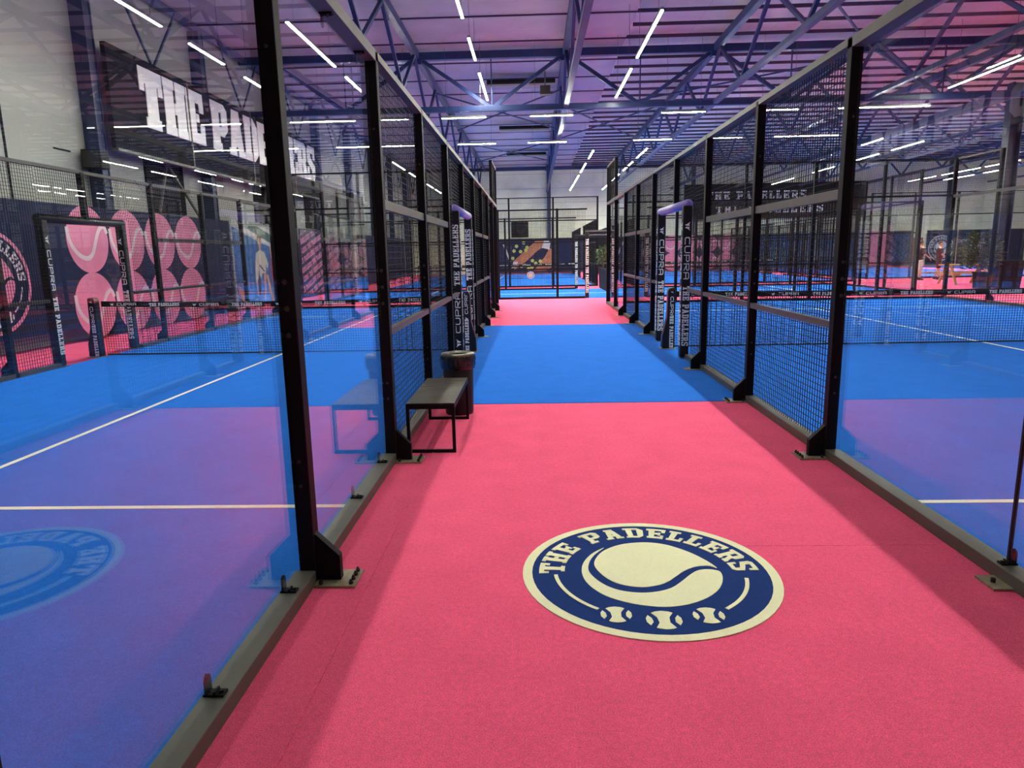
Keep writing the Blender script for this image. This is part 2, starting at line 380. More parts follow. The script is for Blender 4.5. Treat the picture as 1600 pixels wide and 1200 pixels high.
def emblem(parent, fn, R, th, m_ring, m_disc, m_ball, m_text, ringname='border_ring'):
    """round club badge: ring, disc, arched words, split ball, two arcs and three small balls"""
    f = lambda u, v, t: fn(u*R, v*R, t)
    mb = MB().use(m_disc); mb.poly(circ(0, 0, .95), f, 0, th); mb.build('badge_disc', parent)
    mb = MB().use(m_ring); ring(mb, f, 0, 0, .925, 1.0, 0, th*1.25); mb.build(ringname, parent)
    mb = MB().use(m_text); arc_text(mb, 'THE PADELLERS', SLAB, .205, f, .665, PI/2+.02, 0, th*1.5, sx=1.0, gap=1.35); mb.build('lettering', parent)
    up = [(-.42,.11),(-.395,.25),(-.32,.39),(-.20,.495),(-.08,.545),(.05,.56),(.16,.54),(.27,.48),(.40,.35),(.50,.19),(.55,.06),(.50,.095),(.43,.095),(.36,.07),(.28,.01),(.20,-.08),(.12,-.17),(.03,-.23),(-.08,-.26),(-.19,-.24),(-.29,-.18),(-.37,-.06)]
    lo = [(-.31,.455),(-.42,.34),(-.50,.18),(-.53,.02),(-.515,-.14),(-.46,-.28),(-.37,-.40),(-.24,-.49),(-.10,-.54),(.05,-.555),(.20,-.52),(.35,-.43),(.47,-.30),(.54,-.15),(.56,-.02),(.52,.025),(.45,.035),(.38,.01),(.31,-.06),(.23,-.16),(.14,-.26),(.05,-.315),(-.06,-.345),(-.17,-.34),(-.28,-.30),(-.37,-.22),(-.44,-.10),(-.475,.03),(-.455,.18),(-.40,.32)]
    mb = MB().use(m_ball); mb.poly(smooth_path(up), f, 0, th*1.5); mb.poly(smooth_path(lo), f, 0, th*1.5); mb.build('large_ball', parent)
    mb = MB().use(m_text)
    ring(mb, f, 0, 0, .725, .755, 0, th*1.5, PI*1.02, PI*1.29, 14); ring(mb, f, 0, 0, .725, .755, 0, th*1.5, -PI*.29, -PI*.05, 14)
    mb.build('arc_line', parent)
    for cx, cy, r in ((-.335,-.66,.108), (-.015,-.735,.122), (.305,-.675,.108)):
        mb = MB().use(m_text)
        body = [(cx-r*.62, cy+r*.78), (cx-r*.35, cy+r*.3), (cx-r*.3, cy-r*.3), (cx-r*.55, cy-r*.82)] + \
               [(cx+r*math.cos(a), cy+r*math.sin(a)) for a in (-PI*.62, -PI*.5, -PI*.38)] + \
               [(cx+r*.55, cy-r*.82), (cx+r*.3, cy-r*.3), (cx+r*.35, cy+r*.3), (cx+r*.62, cy+r*.78)] + \
               [(cx+r*math.cos(a), cy+r*math.sin(a)) for a in (PI*.38, PI*.5, PI*.62)]
        mb.poly(body, f, 0, th*1.5)
        for s in (-1, 1):
            mb.poly([(cx+s*r*.85, cy+r*.52), (cx+s*r*.66, cy+r*.2), (cx+s*r*.62, cy-r*.2), (cx+s*r*.82, cy-r*.57), (cx+s*r*1.0, cy-r*.2), (cx+s*r*1.0, cy+r*.2)], f, 0, th*1.5)
        mb.build('small_ball', parent)

def print_ball(mb, fn, cx, cy, r, t, mball, mline):
    mb.use(mball); mb.poly(circ(cx, cy, r, 48), fn, 0, t)
    path = [(-.93,.36),(-.90,.05),(-.72,-.28),(-.42,-.5),(-.1,-.56),(.14,-.42),(.32,-.12),(.5,.2),(.68,.38),(.86,.4),(.97,.2)]
    mb.use(mline); stripe(mb, fn, smooth_path([(cx+a*r, cy+b*r) for a, b in path], False, 5), .14*r, 0, t*1.4)

# ------------------------------------------------------------------ the hall
XL, XR, YB, YF, ZC = -9.25, 40., 53., -9., 8.0
XB, PB = -8.89, 52.66      # planes of the banners and sign boards, clear of the wall columns
def struct(name, mb, **k):
    o = mb.build(name, **k); o['kind'] = 'structure'; return o
struct('floor', MB().use('pink').box(XL-.3, XR+.3, YF-.3, YB+.3, -.2, 0))
struct('ceiling', MB().use('ceil').box(XL-.3, XR+.3, YF-.3, YB+.3, ZC, ZC+.2))
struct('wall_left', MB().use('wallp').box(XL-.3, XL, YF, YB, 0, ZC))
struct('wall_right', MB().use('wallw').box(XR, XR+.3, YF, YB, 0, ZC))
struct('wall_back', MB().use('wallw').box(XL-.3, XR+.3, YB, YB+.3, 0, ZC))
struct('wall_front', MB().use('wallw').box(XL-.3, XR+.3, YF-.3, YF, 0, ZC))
# lower boarding between two girders
b = MB().use('board').box(XL, 2.86, YF, YB, 7.9, 7.94)
tag(b.build('ceiling_board'), 'pale boarding hung under the roof over the walkway, lit purple', 'ceiling board')
bd = bpy.data.objects['ceiling_board']
# wall panel joints on the left wall (dark gaps)
mb = MB().use('shutter')
mb.box(XL, XL+.012, 11.25, 11.30, 2.6, 5.9); struct('trim_1', mb)
for i, (y0, y1, z) in enumerate(((9.0, 11.25, 3.98), (12.55, 13.05, 3.72), (9.0, 10.7, 4.9))):
    struct('trim_%d' % (i+2), MB().use('shutter').box(XL, XL+.01, y0, y1, z, z+.03))

# purlins
pm = {}
for k, y in enumerate([-4+1.15*i for i in range(50)]):
    if abs(y-22) < .35 or y > 52.4: continue
    full = k % 2 == 0
    x0 = XL if full else 2.9
    if full not in pm:
        o = MB().use('purlin').box(x0, XR, -.022, .022, -.045, .045).build('roof_purlin'); pm[full] = o.data; o.location = (0, y, ZC-.125)
    else: o = inst(pm[full], 'roof_purlin', None, (0, y, ZC-.125))
    if full: tag(o, 'thin dark steel purlin running right across the whole roof', 'purlin', 'full width roof purlins')
    else: tag(o, 'thin dark steel purlin crossing only the bare roof on the right', 'purlin', 'short roof purlins')
# purlins pass above the boarding: lift the boarding just under them
bd.location.z = -.035

# main cross truss (runs along X at Y = 22)
YT = 22.
t = thing('cross_truss', 'deep blue steel truss spanning the hall crosswise above the tube lights', 'truss', (XL, YT, 6.05))
MB().use('trussblue').box(XL, XR, YT-.10, YT+.10, 7.55, 7.78).build('top_chord', t, bevel=.01)
MB().use('trussblue').box(XL, XR, YT-.09, YT+.09, 5.99, 6.16).build('bottom_chord', t, bevel=.01)
GX = [-8.25+4.66*i for i in range(11)]
for i, gx in enumerate(GX):
    for s in (-1, 1):
        bx = gx + s*2.33
        if XL < bx < XR and XL < gx < XR:
            MB().use('trussblue').bar((gx+s*.12, YT, 7.58), (bx-s*.05, YT, 6.12), .10, .11).build('web_member', t)
    if gx+2.33 < XR: MB().use('trussblue').bar((gx+2.33, YT, 7.6), (gx+2.33, YT, 6.1), .035).build('hanger_rod', t)
    MB().use('trussblue').box(gx-.16, gx+.16, YT-.115, YT+.115, 7.42, 7.62).build('gusset_plate', t)
# long girders (run along Y), bottom nodes every 4.66 m
web1 = MB().use('trussblue').bar((0, 0, 0), (0, 2.33, 1.5), .085, .085).build('w1'); web2 = MB().use('trussblue').bar((0, 0, 0), (0, -2.33, 1.5), .085, .085).build('w2')
w1, w2 = web1.data, web2.data
for o in (web1, web2): bpy.data.objects.remove(o)
gl_lab = {1: 'left of the walkway, top end above the left fence', 2: 'straight above the middle of the walkway', 3: 'over the right court, nearest to its fence'}
for i, gx in enumerate(GX):
    if i == 0: continue
    if i in gl_lab: lab = 'blue lattice roof girder ' + gl_lab[i]
    else: lab = 'blue lattice roof girder far right, number %s counted from the walkway girder' % ['two','three','four','five','six','seven','eight','nine'][i-4]
    g = thing('roof_girder', lab, 'girder', (gx, YF, 6.05), 'long roof girders')
    MB().use('trussblue').box(gx-.09, gx+.09, YF, YB, 7.58, 7.80).build('top_chord', g)
    MB().use('trussblue').box(gx-.075, gx+.075, YF, YB, 6.02, 6.14).build('bottom_chord', g)
    y = 5.2-4.66*3
    while y < YB-2.4:
        if y > YF+2.4:
            inst(w1, 'web_member', g, (gx, y, 6.1)); inst(w2, 'web_member', g, (gx, y, 6.1))
        y += 4.66
g = thing('wall_bracing', 'thin dark zigzag rods on the left wall above the sign board', 'bracing', (XL+.3, YF, 6.1))
MB().use('trussblue').box(XL+.1, XL+.22, YF, YB, 7.6, 7.78).build('top_chord', g)
y = 13.4
while y < 50:
    MB().use('trussblue').bar((XL+.36, y+1.2, 7.6), (XL+.36, y+2.5, 6.05), .045).build('rod', g)
    MB().use('trussblue').bar((XL+.36, y+3.9, 7.6), (XL+.36, y+2.6, 6.05), .045).build('rod', g)
    y += 5.1
# end beam at the back wall
tag(MB().use('trussblue').box(XL, XR, YB-.3, YB, 7.62, 7.84).build('wall_beam'), 'dark blue beam across the top of the far white wall', 'beam')
# bracing rods between girders
for i, (xa, ya, xb, yb) in enumerate([(1.07,34.,-3.6,26.), (1.07,26.,-3.6,34.), (5.7,28.5,1.07,38.), (5.7,38.,1.07,28.5), (10.4,22.5,1.2,31.), (10.4,15,15,21.8), (5.8,15.,10.4,21.8), (1.07,46,-3.6,38), (1.07,38,-3.6,46)]):
    tag(MB().use('trussblue').bar((xa, ya, 7.45), (xb, yb, 7.45), .05).build('bracing_rod'),
        'thin diagonal bracing rod between the roof girders', 'rod', 'roof bracing rods')
# roof smoke vents / dark hoods between girders
for y, lab in ((25.4, 'long dark roof hood just behind the cross truss, nearest of the three'), (34.6, 'long dark roof hood between walkway girders, middle of the three'), (43.8, 'small looking dark roof hood furthest down the walkway roof')):
    v = thing('roof_hood', lab, 'roof hood', (-.35, y, 7.4), 'roof hoods')
    MB().use('fascia').box(-1.6, .85, y-.25, y+.25, 7.5, 7.66).build('hood_body', v)
    MB().use('wallp').box(-1.6, .85, y-.28, y+.28, 7.44, 7.5).build('hood_rim', v)
t = thing('roof_speaker', 'small black box hung above the cross truss near the walkway girder', 'loudspeaker', (.45, 23.2, 7.0))
MB().use('cone').box(.28, .62, 23.1, 23.4, 6.7, 6.98).build('cabinet', t, bevel=.01)
MB().use('cable').box(.43, .47, 23.23, 23.27, 6.98, 7.6).build('bracket', t)

# columns on the left wall
for k, y in enumerate([13.7, 18.75, 23.85, 29.0, 34.1, 39.2, 44.3, 49.4]):
    o = thing('wall_column', 'blue steel column on the left wall, %s' % ['nearest, just before the dark sign board', 'second, behind the first pair of posters', 'third, behind the sign letters', 'fourth, at the far end of the dark sign', 'fifth along the wall', 'sixth along the wall', 'seventh along the wall', 'last before the far wall'][k], 'column', (XL+.15, y, 0), 'left wall columns')
    mb = MB().use('colblue'); mb.box(XL, XL+.30, y-.14, y-.10, 0, 7.6).box(XL, XL+.30, y+.10, y+.14, 0, 7.6).build('flange', o)
    MB().use('colblue').box(XL+.02, XL+.28, y-.10, y+.10, 0, 7.6).build('web_plate', o)
for x, lab in ((1.2, 'blue column on the far wall at the end of the walkway'), (30.9, 'blue column on the far wall right of the club lettering'), (12.0, 'blue column on the far wall beside the tennis ball poster'), (21.5, 'blue column on the far wall right of the large dark sign')):
    o = thing('wall_column', lab, 'column', (x, YB-.15, 0), 'far wall columns')
    MB().use('colblue').box(x-.14, x+.14, YB-.32, YB, 0, 7.62).build('column_shaft', o, bevel=.01)
    MB().use('steel').box(x-.2, x+.2, YB-.36, YB, 0, .02).build('foot_plate', o)
o = thing('free_column', 'thick blue column standing behind the large black planter by the cafe table', 'column', (18.6, 27.6, 0))
MB().use('colblue').box(18.36, 18.40, 27.4, 27.8, 0, 7.6).box(18.80, 18.84, 27.4, 27.8, 0, 7.6).box(18.4, 18.8, 27.56, 27.64, 0, 7.6).build('column_shaft', o)
MB().use('steel').box(18.3, 18.9, 27.32, 27.88, 0, .02).build('foot_plate', o)

# black loudspeaker on first column
t = thing('loudspeaker', 'black box loudspeaker fixed on the nearest blue wall column', 'loudspeaker', (XL+.36, 13.5, 3.4))
MB().use('blackm').box(XL+.1, XL+.5, 13.22, 13.52, 3.42, 3.80).build('cabinet', t, bevel=.012)
MB().use('cone').box(XL+.13, XL+.47, 13.20, 13.22, 3.45, 3.77).build('grille', t)
MB().use('bolt').box(XL+.2, XL+.4, 13.52, 13.56, 3.5, 3.7).build('bracket', t)

# dark sign board with big letters on the left wall
def left_fn(u, v, t): return (XB + t, u, v)
s = thing('sign_board', 'long dark slatted sign board reading THE PADELLERS in white on the left wall', 'sign', (XB, 21, 3.9))
MB().use('fascia').box(XB, XB+.10, 13.9, 28.35, 3.90, 6.02).build('board', s)
MB().use('greyrail').box(XB, XB+.14, 13.9, 28.35, 3.86, 3.92).build('bottom_edge', s)
for y in (17.3, 21.3, 25.2): MB().use('greyrail').box(XB, XB+.13, y-.03, y+.03, 3.9, 6.02).build('seam_bar', s)
word = [('THE', 17.05), ('PADELLERS', 23.45)]
f2 = lambda u, v, t: (XB + .10 + t, u, v)
for wd, _ in (('', 0),): pass
x0 = 15.05; size = 1.3
ps_w = 0
for ch in 'THE PADELLERS':
    w, ps = BOLD[ch]
    if ps:
        mb = MB().use('letter')
        for q, p in enumerate(ps): mb.poly([(x0 + a*size/10*.90, 4.55 + b_*size/10) for a, b_ in p], f2, 0, .014 + q*.002)
        mb.build('letter', s)
    x0 += (w + .35)*size/10*.90 if ch != ' ' else .42
# shutters under the sign (structure) with leaning struts in front
for i, (y0, y1) in enumerate(((15.7, 17.5), (22.2, 24.0), (27.4, 29.1))):
    struct('window_%d' % (i+1), MB().use('shutter').box(XL, XL+.05, y0, y1, 2.72, 3.97))
    o = thing('strut_frame', 'dark A shaped strut pair in front of the %s wall shutter' % ['nearest', 'middle', 'furthest'][i], 'strut', (XL+.2, (y0+y1)/2, 2.64), 'strut frames')
    ym = (y0+y1)/2
    mb = MB().use('greyrail'); mb.bar((XL+.12, ym-.05, 3.86), (XL+.30, y0-.05, 2.66), .05)
    mb.build('strut', o)
    MB().use('greyrail').bar((XL+.12, ym+.05, 3.86), (XL+.30, y1+.2, 2.66), .05).build('strut', o)
    MB().use('greyrail').bar((XL+.24, y0+.3, 3.3), (XL+.24, y1-.1, 3.3), .04).build('tie_bar', o)

# banners on the left wall (thin vinyl sheets)
b = thing('navy_banner', 'navy banner with round pink ringed club badge and eight pink balls on left wall', 'banner', (XB+.02, 13.5, .3))
MB().use('navy').box(XB, XB+.02, 6.4, 19.28, .28, 2.64).build('sheet', b)
f3 = lambda u, v, t: (XB + .02 + t, u, v)
emblem(b, lambda u, v, t: (XB+.02+t, 10.03+u, 1.25+v), .875, .003, 'bpink', 'navy', 'bpink', 'bwhite')
k = 0
for col in range(4):
    for row in range(2):
        mb = MB(); print_ball(mb, f3, 12.66+1.36*col, 1.99-1.30*row, .655, .003, 'bpink', 'bpale'); mb.build('printed_ball', b)
def poly_part(name, par, fn, mname, polys, t=.003):
    mb = MB().use(mname)
    for p in polys: mb.poly(p, fn, 0, t)
    return mb.build(name, par)
# picture banner with two players
p = thing('photo_banner', 'picture banner of two padel players before a blue stand, left wall', 'banner', (XB+.02, 21.4, .1))
y0, y1 = 19.36, 23.45
MB().use('pgrey').box(XB, XB+.02, y0, y1, .06, 2.58).build('sheet', p)
F = lambda u, v, t: (XB+.02+t, y0+u*.82, v)
poly_part('printed_stand', p, F, 'pblue', [[(.06,.1),(4.9,.1),(4.9,1.75),(2.6,2.05),(.06,2.5)]], .002)
poly_part('printed_court', p, F, 'pblue2', [[(.7,.08),(4.9,.08),(4.9,.55),(1.2,.62)]], .0028)
poly_part('printed_roof', p, F, 'pgreen', [[(1.4,2.36),(4.0,1.98),(4.9,1.8),(4.9,2.1),(3.9,2.3),(2.4,2.56),(1.6,2.56)]], .0028)
poly_part('printed_beam', p, F, 'bwhite', [[(.9,2.42),(4.9,1.72),(4.9,1.82),(1.2,2.50)], [(2.4,2.56),(4.9,2.14),(4.9,2.24),(3.0,2.58)]], .003)
poly_part('printed_kerb', p, F, 'porange', [[(.18,.75),(.45,.72),(.95,.36),(1.1,.3),(1.05,.16),(.6,.22),(.25,.5)]], .003)
poly_part('printed_skin', p, F, 'skinp', [smooth_path([(2.42,1.95),(2.36,2.12),(2.46,2.24),(2.62,2.22),(2.68,2.05),(2.6,1.9),(2.48,1.86)]), [(2.46,1.9),(2.62,1.9),(2.64,1.78),(2.44,1.8)],
   [(2.2,1.42),(2.45,1.3),(2.5,1.38),(2.3,1.52)], [(2.75,1.1),(2.95,1.1),(2.9,.6),(2.75,.22),(2.62,.22),(2.72,.6)], [(2.98,1.05),(3.18,1.0),(3.45,.5),(3.6,.14),(3.42,.1),(3.2,.5)],
   [(3.55,1.95),(3.66,1.95),(3.78,1.45),(3.66,1.4)], [(3.95,.5),(4.1,.5),(4.2,.1),(4.05,.1)], [(1.95,.75),(2.08,.75),(2.1,.4),(1.98,.4)]], .0034)
poly_part('printed_hair', p, F, 'phair', [smooth_path([(2.34,2.1),(2.36,2.28),(2.52,2.36),(2.70,2.28),(2.72,2.12),(2.62,2.2),(2.46,2.2)])], .0038)
poly_part('printed_shirt', p, F, 'pshirt', [[(2.1,1.72),(2.5,1.82),(2.95,1.75),(3.3,1.35),(3.15,1.2),(3.0,1.35),(2.95,1.1),(2.55,1.06),(2.5,.95),(2.3,1.0),(2.32,1.4),(2.15,.9),(1.9,.75),(1.9,1.2)]], .0036)
poly_part('printed_racket', p, F, 'pdark', [[(2.3,1.32),(2.36,1.36),(2.85,1.16),(2.8,1.1)], smooth_path([(2.05,.82),(2.3,1.02),(2.4,.7),(2.2,.35),(2.05,.5)])], .004)
poly_part('printed_dress', p, F, 'pred', [[(3.62,1.55),(3.9,1.5),(4.15,1.0),(4.3,.5),(3.9,.42),(3.72,.6),(3.55,.9),(3.52,1.2)]], .0036)
poly_part('printed_arm', p, F, 'skinp', [smooth_path([(3.9,1.85),(3.86,2.0),(4.0,2.1),(4.12,1.98),(4.05,1.8)]), [(4.1,1.5),(4.5,1.2),(4.45,1.1),(4.0,1.38)]], .0034)
# word banner
b = thing('word_banner', 'navy banner covered in slanted pink THE PADELLERS rows, left wall', 'banner', (XB+.02, 28, .1))
MB().use('navy').box(XB, XB+.02, 25.4, 31.0, .06, 2.64).build('sheet', b)
mb = MB().use('bpink')
for k in range(-9, 12):
    text_on(mb, 'THE PADELLERS THE PADELLERS THE PADELLERS THE PADELLERS', SLAB, .20, f3, 28.2 + (k % 3)*.5*math.cos(.24), 1.35 + k*.36 + (k % 3)*.5*math.sin(.24), 0, .003, rot=.24, sx=.8, gap=1.8, clip=(25.45, 30.95, .1, 2.6))
mb.build('lettering', b)
b = thing('dark_banner', 'plain navy banner further down the left wall with pink badge', 'banner', (XB+.02, 36, .1))
MB().use('navy').box(XB, XB+.02, 31.3, 47.0, .1, 2.64).build('sheet', b)
emblem(b, lambda u, v, t: (XB+.02+t, 33.4+u, 1.35+v), .95, .003, 'bpink', 'navy', 'bpink', 'bwhite')

# far wall banners
def back_fn(u, v, t): return (u, PB - .02 - t, v)
def sheet_back(o, m, x0, x1, z0=.1, z1=2.62): return MB().use(m).box(x0, x1, PB-.02, PB, z0, z1).build('sheet', o)
b = thing('orange_poster', 'far wall poster with orange limbs and yellow balls on navy at walkway end', 'poster', (-.5, PB-.02, .1))
sheet_back(b, 'navy', -4.6, 1.38)
poly_part('printed_limb', b, back_fn, 'porange', [[(-1.6,.9),(.2,2.45),(.9,2.5),(1.0,2.1),(.3,1.7),(-.6,.9),(-1.5,.25)], [(.0,.2),(.9,1.3),(1.2,1.9),(1.36,1.8),(1.36,.4),(.9,.2)]])
poly_part('printed_shoe', b, back_fn, 'bwhite', [[(.62,1.9),(1.2,1.75),(1.3,2.3),(1.0,2.5),(.8,2.45)], [(-1.7,.4),(-1.3,.5),(-1.2,.9),(-1.55,.9)]], .004)
poly_part('printed_stripe', b, back_fn, 'bwhite', [[(-2.35,2.2),(-2.2,2.2),(-1.75,.9),(-1.85,.85)]], .004)
mb = MB().use('pyellow')
for cx, cz in ((-1.3,2.05),(-1.5,1.7),(-1.0,1.65),(-.75,2.3),(-.5,1.95),(-.6,1.75),(-.1,.95),(.15,.75),(-.15,.45),(.5,.9),(-.7,.6),(-.95,.55),(-.4,.35),(-1.6,1.15)): mb.poly(circ(cx, cz, .13, 14), back_fn, 0, .004)
mb.build('printed_ball', b)
b = thing('plain_banner', 'plain navy banner on the far wall right of the blue column', 'banner', (5, PB-.02, .1)); sheet_back(b, 'navy', 1.45, 8.2)
for x in (3.1, 4.8, 6.5): MB().use('pdark').box(x-.02, x+.02, PB-.026, PB-.02, .1, 2.62).build('seam', b)
b = thing('badge_banner', 'navy banner with pale round badge on the far wall behind the right fence', 'banner', (8.9, PB-.02, .1)); sheet_back(b, 'navy', 8.25, 9.7)
emblem(b, lambda u, v, t: (8.97+u, PB-.02-t, 1.4+v), .68, .003, 'bwhite', 'navy', 'bwhite', 'bwhite')
b = thing('ball_banner', 'navy banner with two rows of pink tennis balls on the far wall', 'banner', (12.5, PB-.02, .1)); sheet_back(b, 'navy', 9.75, 16.0)
for col in range(4):
    for row in range(2):
        mb = MB(); print_ball(mb, back_fn, 10.5+1.36*col, 1.98-1.30*row, .655, .003, 'bpink', 'bpale'); mb.build('printed_ball', b)
b = thing('stand_poster', 'blue grey poster of spectators on the far wall behind the right court', 'poster', (19, PB-.02, .1)); sheet_back(b, 'pblue', 16.1, 24.6)
mb = MB().use('pgrey')
for k in range(26): 
    x = 16.4+random.random()*7.6; h = .3+random.random()*1.4
    mb.poly([(x, .5), (x+.12, .45), (x+.16, .5+h), (x+.03, .55+h)], back_fn, 0, .003)
mb.build('printed_figures', b)
b = thing('pink_panel', 'plain pink panel on the far wall left of the slanted letter banner', 'banner', (25.8, PB-.02, .1)); sheet_back(b, 'bpink', 25.0, 26.6)
b = thing('letter_banner', 'navy banner with faint slanted letters on the far wall', 'banner', (28, PB-.02, .1)); sheet_back(b, 'navy', 26.65, 28.25)
mb = MB().use('pblue')
for k in range(-3, 4): text_on(mb, 'THE PADELLERS', SLAB, .34, back_fn, 27.4, 1.4+k*.62, 0, .003, rot=-.75, clip=(26.7, 28.2, .15, 2.6))
mb.build('lettering', b)
struct('door_1', MB().use('red').box(28.4, 29.3, YB-.05, YB, 0, 2.1))
b = thing('gold_badge_banner', 'navy banner with large pale round badge behind the walking people', 'banner', (30, PB-.02, .1)); sheet_back(b, 'navy', 29.4, 31.6)
emblem(b, lambda u, v, t: (30.5+u, PB-.02-t, 1.3+v), .95, .003, 'bwhite', 'navy', 'bwhite', 'bwhite')
b = thing('club_banner', 'navy banner with white club words behind the cafe plants', 'banner', (34, PB-.02, .1)); sheet_back(b, 'navy', 31.7, 36.6)
mb = MB().use('bwhite')
text_on(mb, 'PADEL CLUB', TECH, .30, back_fn, 33.0, 1.75, 0, .003, center=True, gap=2, sx=.75); text_on(mb, 'NE ER', TECH, .27, back_fn, 32.9, 1.35, 0, .003, gap=2, sx=.75)
mb.build('lettering', b)
struct('door_2', MB().use('red').box(37.0, 38.4, YB-.05, YB, 0, 2.3))
t = thing('wall_screen', 'dark square screen on the far white wall at the walkway end', 'screen', (-1, YB-.1, 2.68))
MB().use('blackm').box(-1.68, -.38, YB-.12, YB-.04, 2.72, 3.9).build('frame', t, bevel=.02)
MB().use('shutter').box(-1.6, -.46, YB-.13, YB-.12, 2.8, 3.82).build('panel', t)
MB().use('bolt').box(-1.1, -.9, YB-.04, YB, 3.1, 3.5).build('wall_mount', t)
s = thing('far_sign_board', 'wide dark sign board with broken white letters and their reflection modelled below, far wall', 'sign', (18, PB-.1, 3.7))
MB().use('fascia').box(11.3, 24.6, PB-.1, PB, 3.75, 6.3).build('board', s)
fb = lambda u, v, t: (u, PB-.1-t, v)
mb = MB().use('letter'); text_on(mb, 'THE PADELLERS', SLAB, .62, fb, 16.6, 5.42, 0, .04, gap=1.6); mb.build('lettering', s)
mb = MB().use('letter'); text_on(mb, 'THE PADELLERS', SLAB, .62, fb, 17.6, 4.45, 0, .04, gap=2.4); mb.build('lettering', s)  # second row: a reflection of the letters, modelled as solid ones

# ------------------------------------------------------------------ courts: turf and lines
def court(name, label, x0, x1, y0, y1, axis, group=None):
    o = thing('court_turf', label, 'court', ((x0+x1)/2, (y0+y1)/2, 0), 'padel court surfaces')
    MB().use('blue').box(x0, x1, y0, y1, 0, .006).build('turf', o)
    w = .05; a, b_ = (y0, y1) if axis == 'y' else (x0, x1)
    for s in (a+3.0, b_-3.0):
        mb = MB().use('line')
        if axis == 'y': mb.box(x0+.02, x1-.02, s-w/2, s+w/2, .006, .009)
        else: mb.box(s-w/2, s+w/2, y0+.02, y1-.02, .006, .009)
        mb.build('service_line', o)
    mb = MB().use('line')
    if axis == 'y': c = (x0+x1)/2; mb.box(c-w/2, c+w/2, a+2.8, b_-2.8, .006, .0092)
    else: c = (y0+y1)/2; mb.box(a+2.8, b_-2.8, c-w/2, c+w/2, .006, .0092)
    mb.build('centre_line', o)
    return o
LX0, LX1, RX0, RX1 = -7.20, -1.10, 2.20, 12.26
court('a', 'blue single court floor left of the walkway with cream lines', -7.16, -1.17, 0, 20, 'y')
court('b', 'blue double court floor right of the walkway with cream lines', 2.27, 12.2, 0, 20, 'y')
court('c', 'blue court floor lying crosswise beyond the walkway end', -7.1, 12.7, 22.75, 28.65, 'x')
court('d', 'blue far court floor straight behind the crosswise court', -7.0, 2.8, 31.02, 51, 'y')
court('e', 'blue far court floor behind the right end of the crosswise court', 4.6, 14.4, 31.02, 51, 'y')
court('f', 'blue far court floor at the right beyond the cafe people', 16.1, 25.9, 33.02, 52.3, 'y')
court('g', 'blue far court floor at the extreme right of the hall', 27.7, 37.5, 33.02, 52.3, 'y')
o = thing('walkway_carpet', 'blue carpet rectangle across the pink walkway between the two nets', 'carpet', (.55, 10, 0))
MB().use('blue').box(-1.165, 2.265, 6, 14, 0, .005).build('carpet_field', o)
tag(MB().use('pink').bar((-.83, -3, .0), (-.83, 5.98, .0), .012, .007).build('carpet_seam'), 'raised pink carpet seam running beside the left fence', 'carpet seam')
tag(MB().use('pink').bar((.95, 2.38, .0), (2.12, 2.38, .0), .012, .0025).build('carpet_seam'), 'short crosswise pink carpet seam right of the floor badge', 'carpet seam')

e = thing('floor_badge', 'round navy and cream club badge with ball inlaid in pink carpet', 'badge', (.55, 2.065, 0))
emblem(e, lambda u, v, t: (.55+u, 2.065+v, t), .625, .004, 'cream', 'navyc', 'cream', 'cream')

# ------------------------------------------------------------------ fences
MESH = {}
def cached(key, fn):
    if key not in MESH:
        o = fn(); MESH[key] = o.data; bpy.data.objects.remove(o)
    return MESH[key]
def wire_panel(L, z0, z1, step=.05, th=.0046):
    """welded wire mesh in the local X-Z plane"""
    def mk():
        mb = MB().use('wire'); h = th/2
        def rod(p, q, vert):
            if vert: vs = [(p[0]+a, b_, p[1]) for a, b_ in ((-h, -h), (h, -h), (h, h), (-h, h))] + [(q[0]+a, b_, q[1]) for a, b_ in ((-h, -h), (h, -h), (h, h), (-h, h))]
            else: vs = [(p[0], b_, p[1]+a) for a, b_ in ((-h, -h), (h, -h), (h, h), (-h, h))] + [(q[0], b_, q[1]+a) for a, b_ in ((-h, -h), (h, -h), (h, h), (-h, h))]
            mb.add(vs, [(0,1,5,4),(1,2,6,5),(2,3,7,6),(3,0,4,7)])
        x = step
        while x < L-.01: rod((x, z0), (x, z1), True); x += step
        z = z0+step*.5
        while z < z1-.005: rod((0, z), (L, z), False); z += step
        return mb.build('tmp')
    return cached(('wire', round(L, 2), z0, z1), mk)

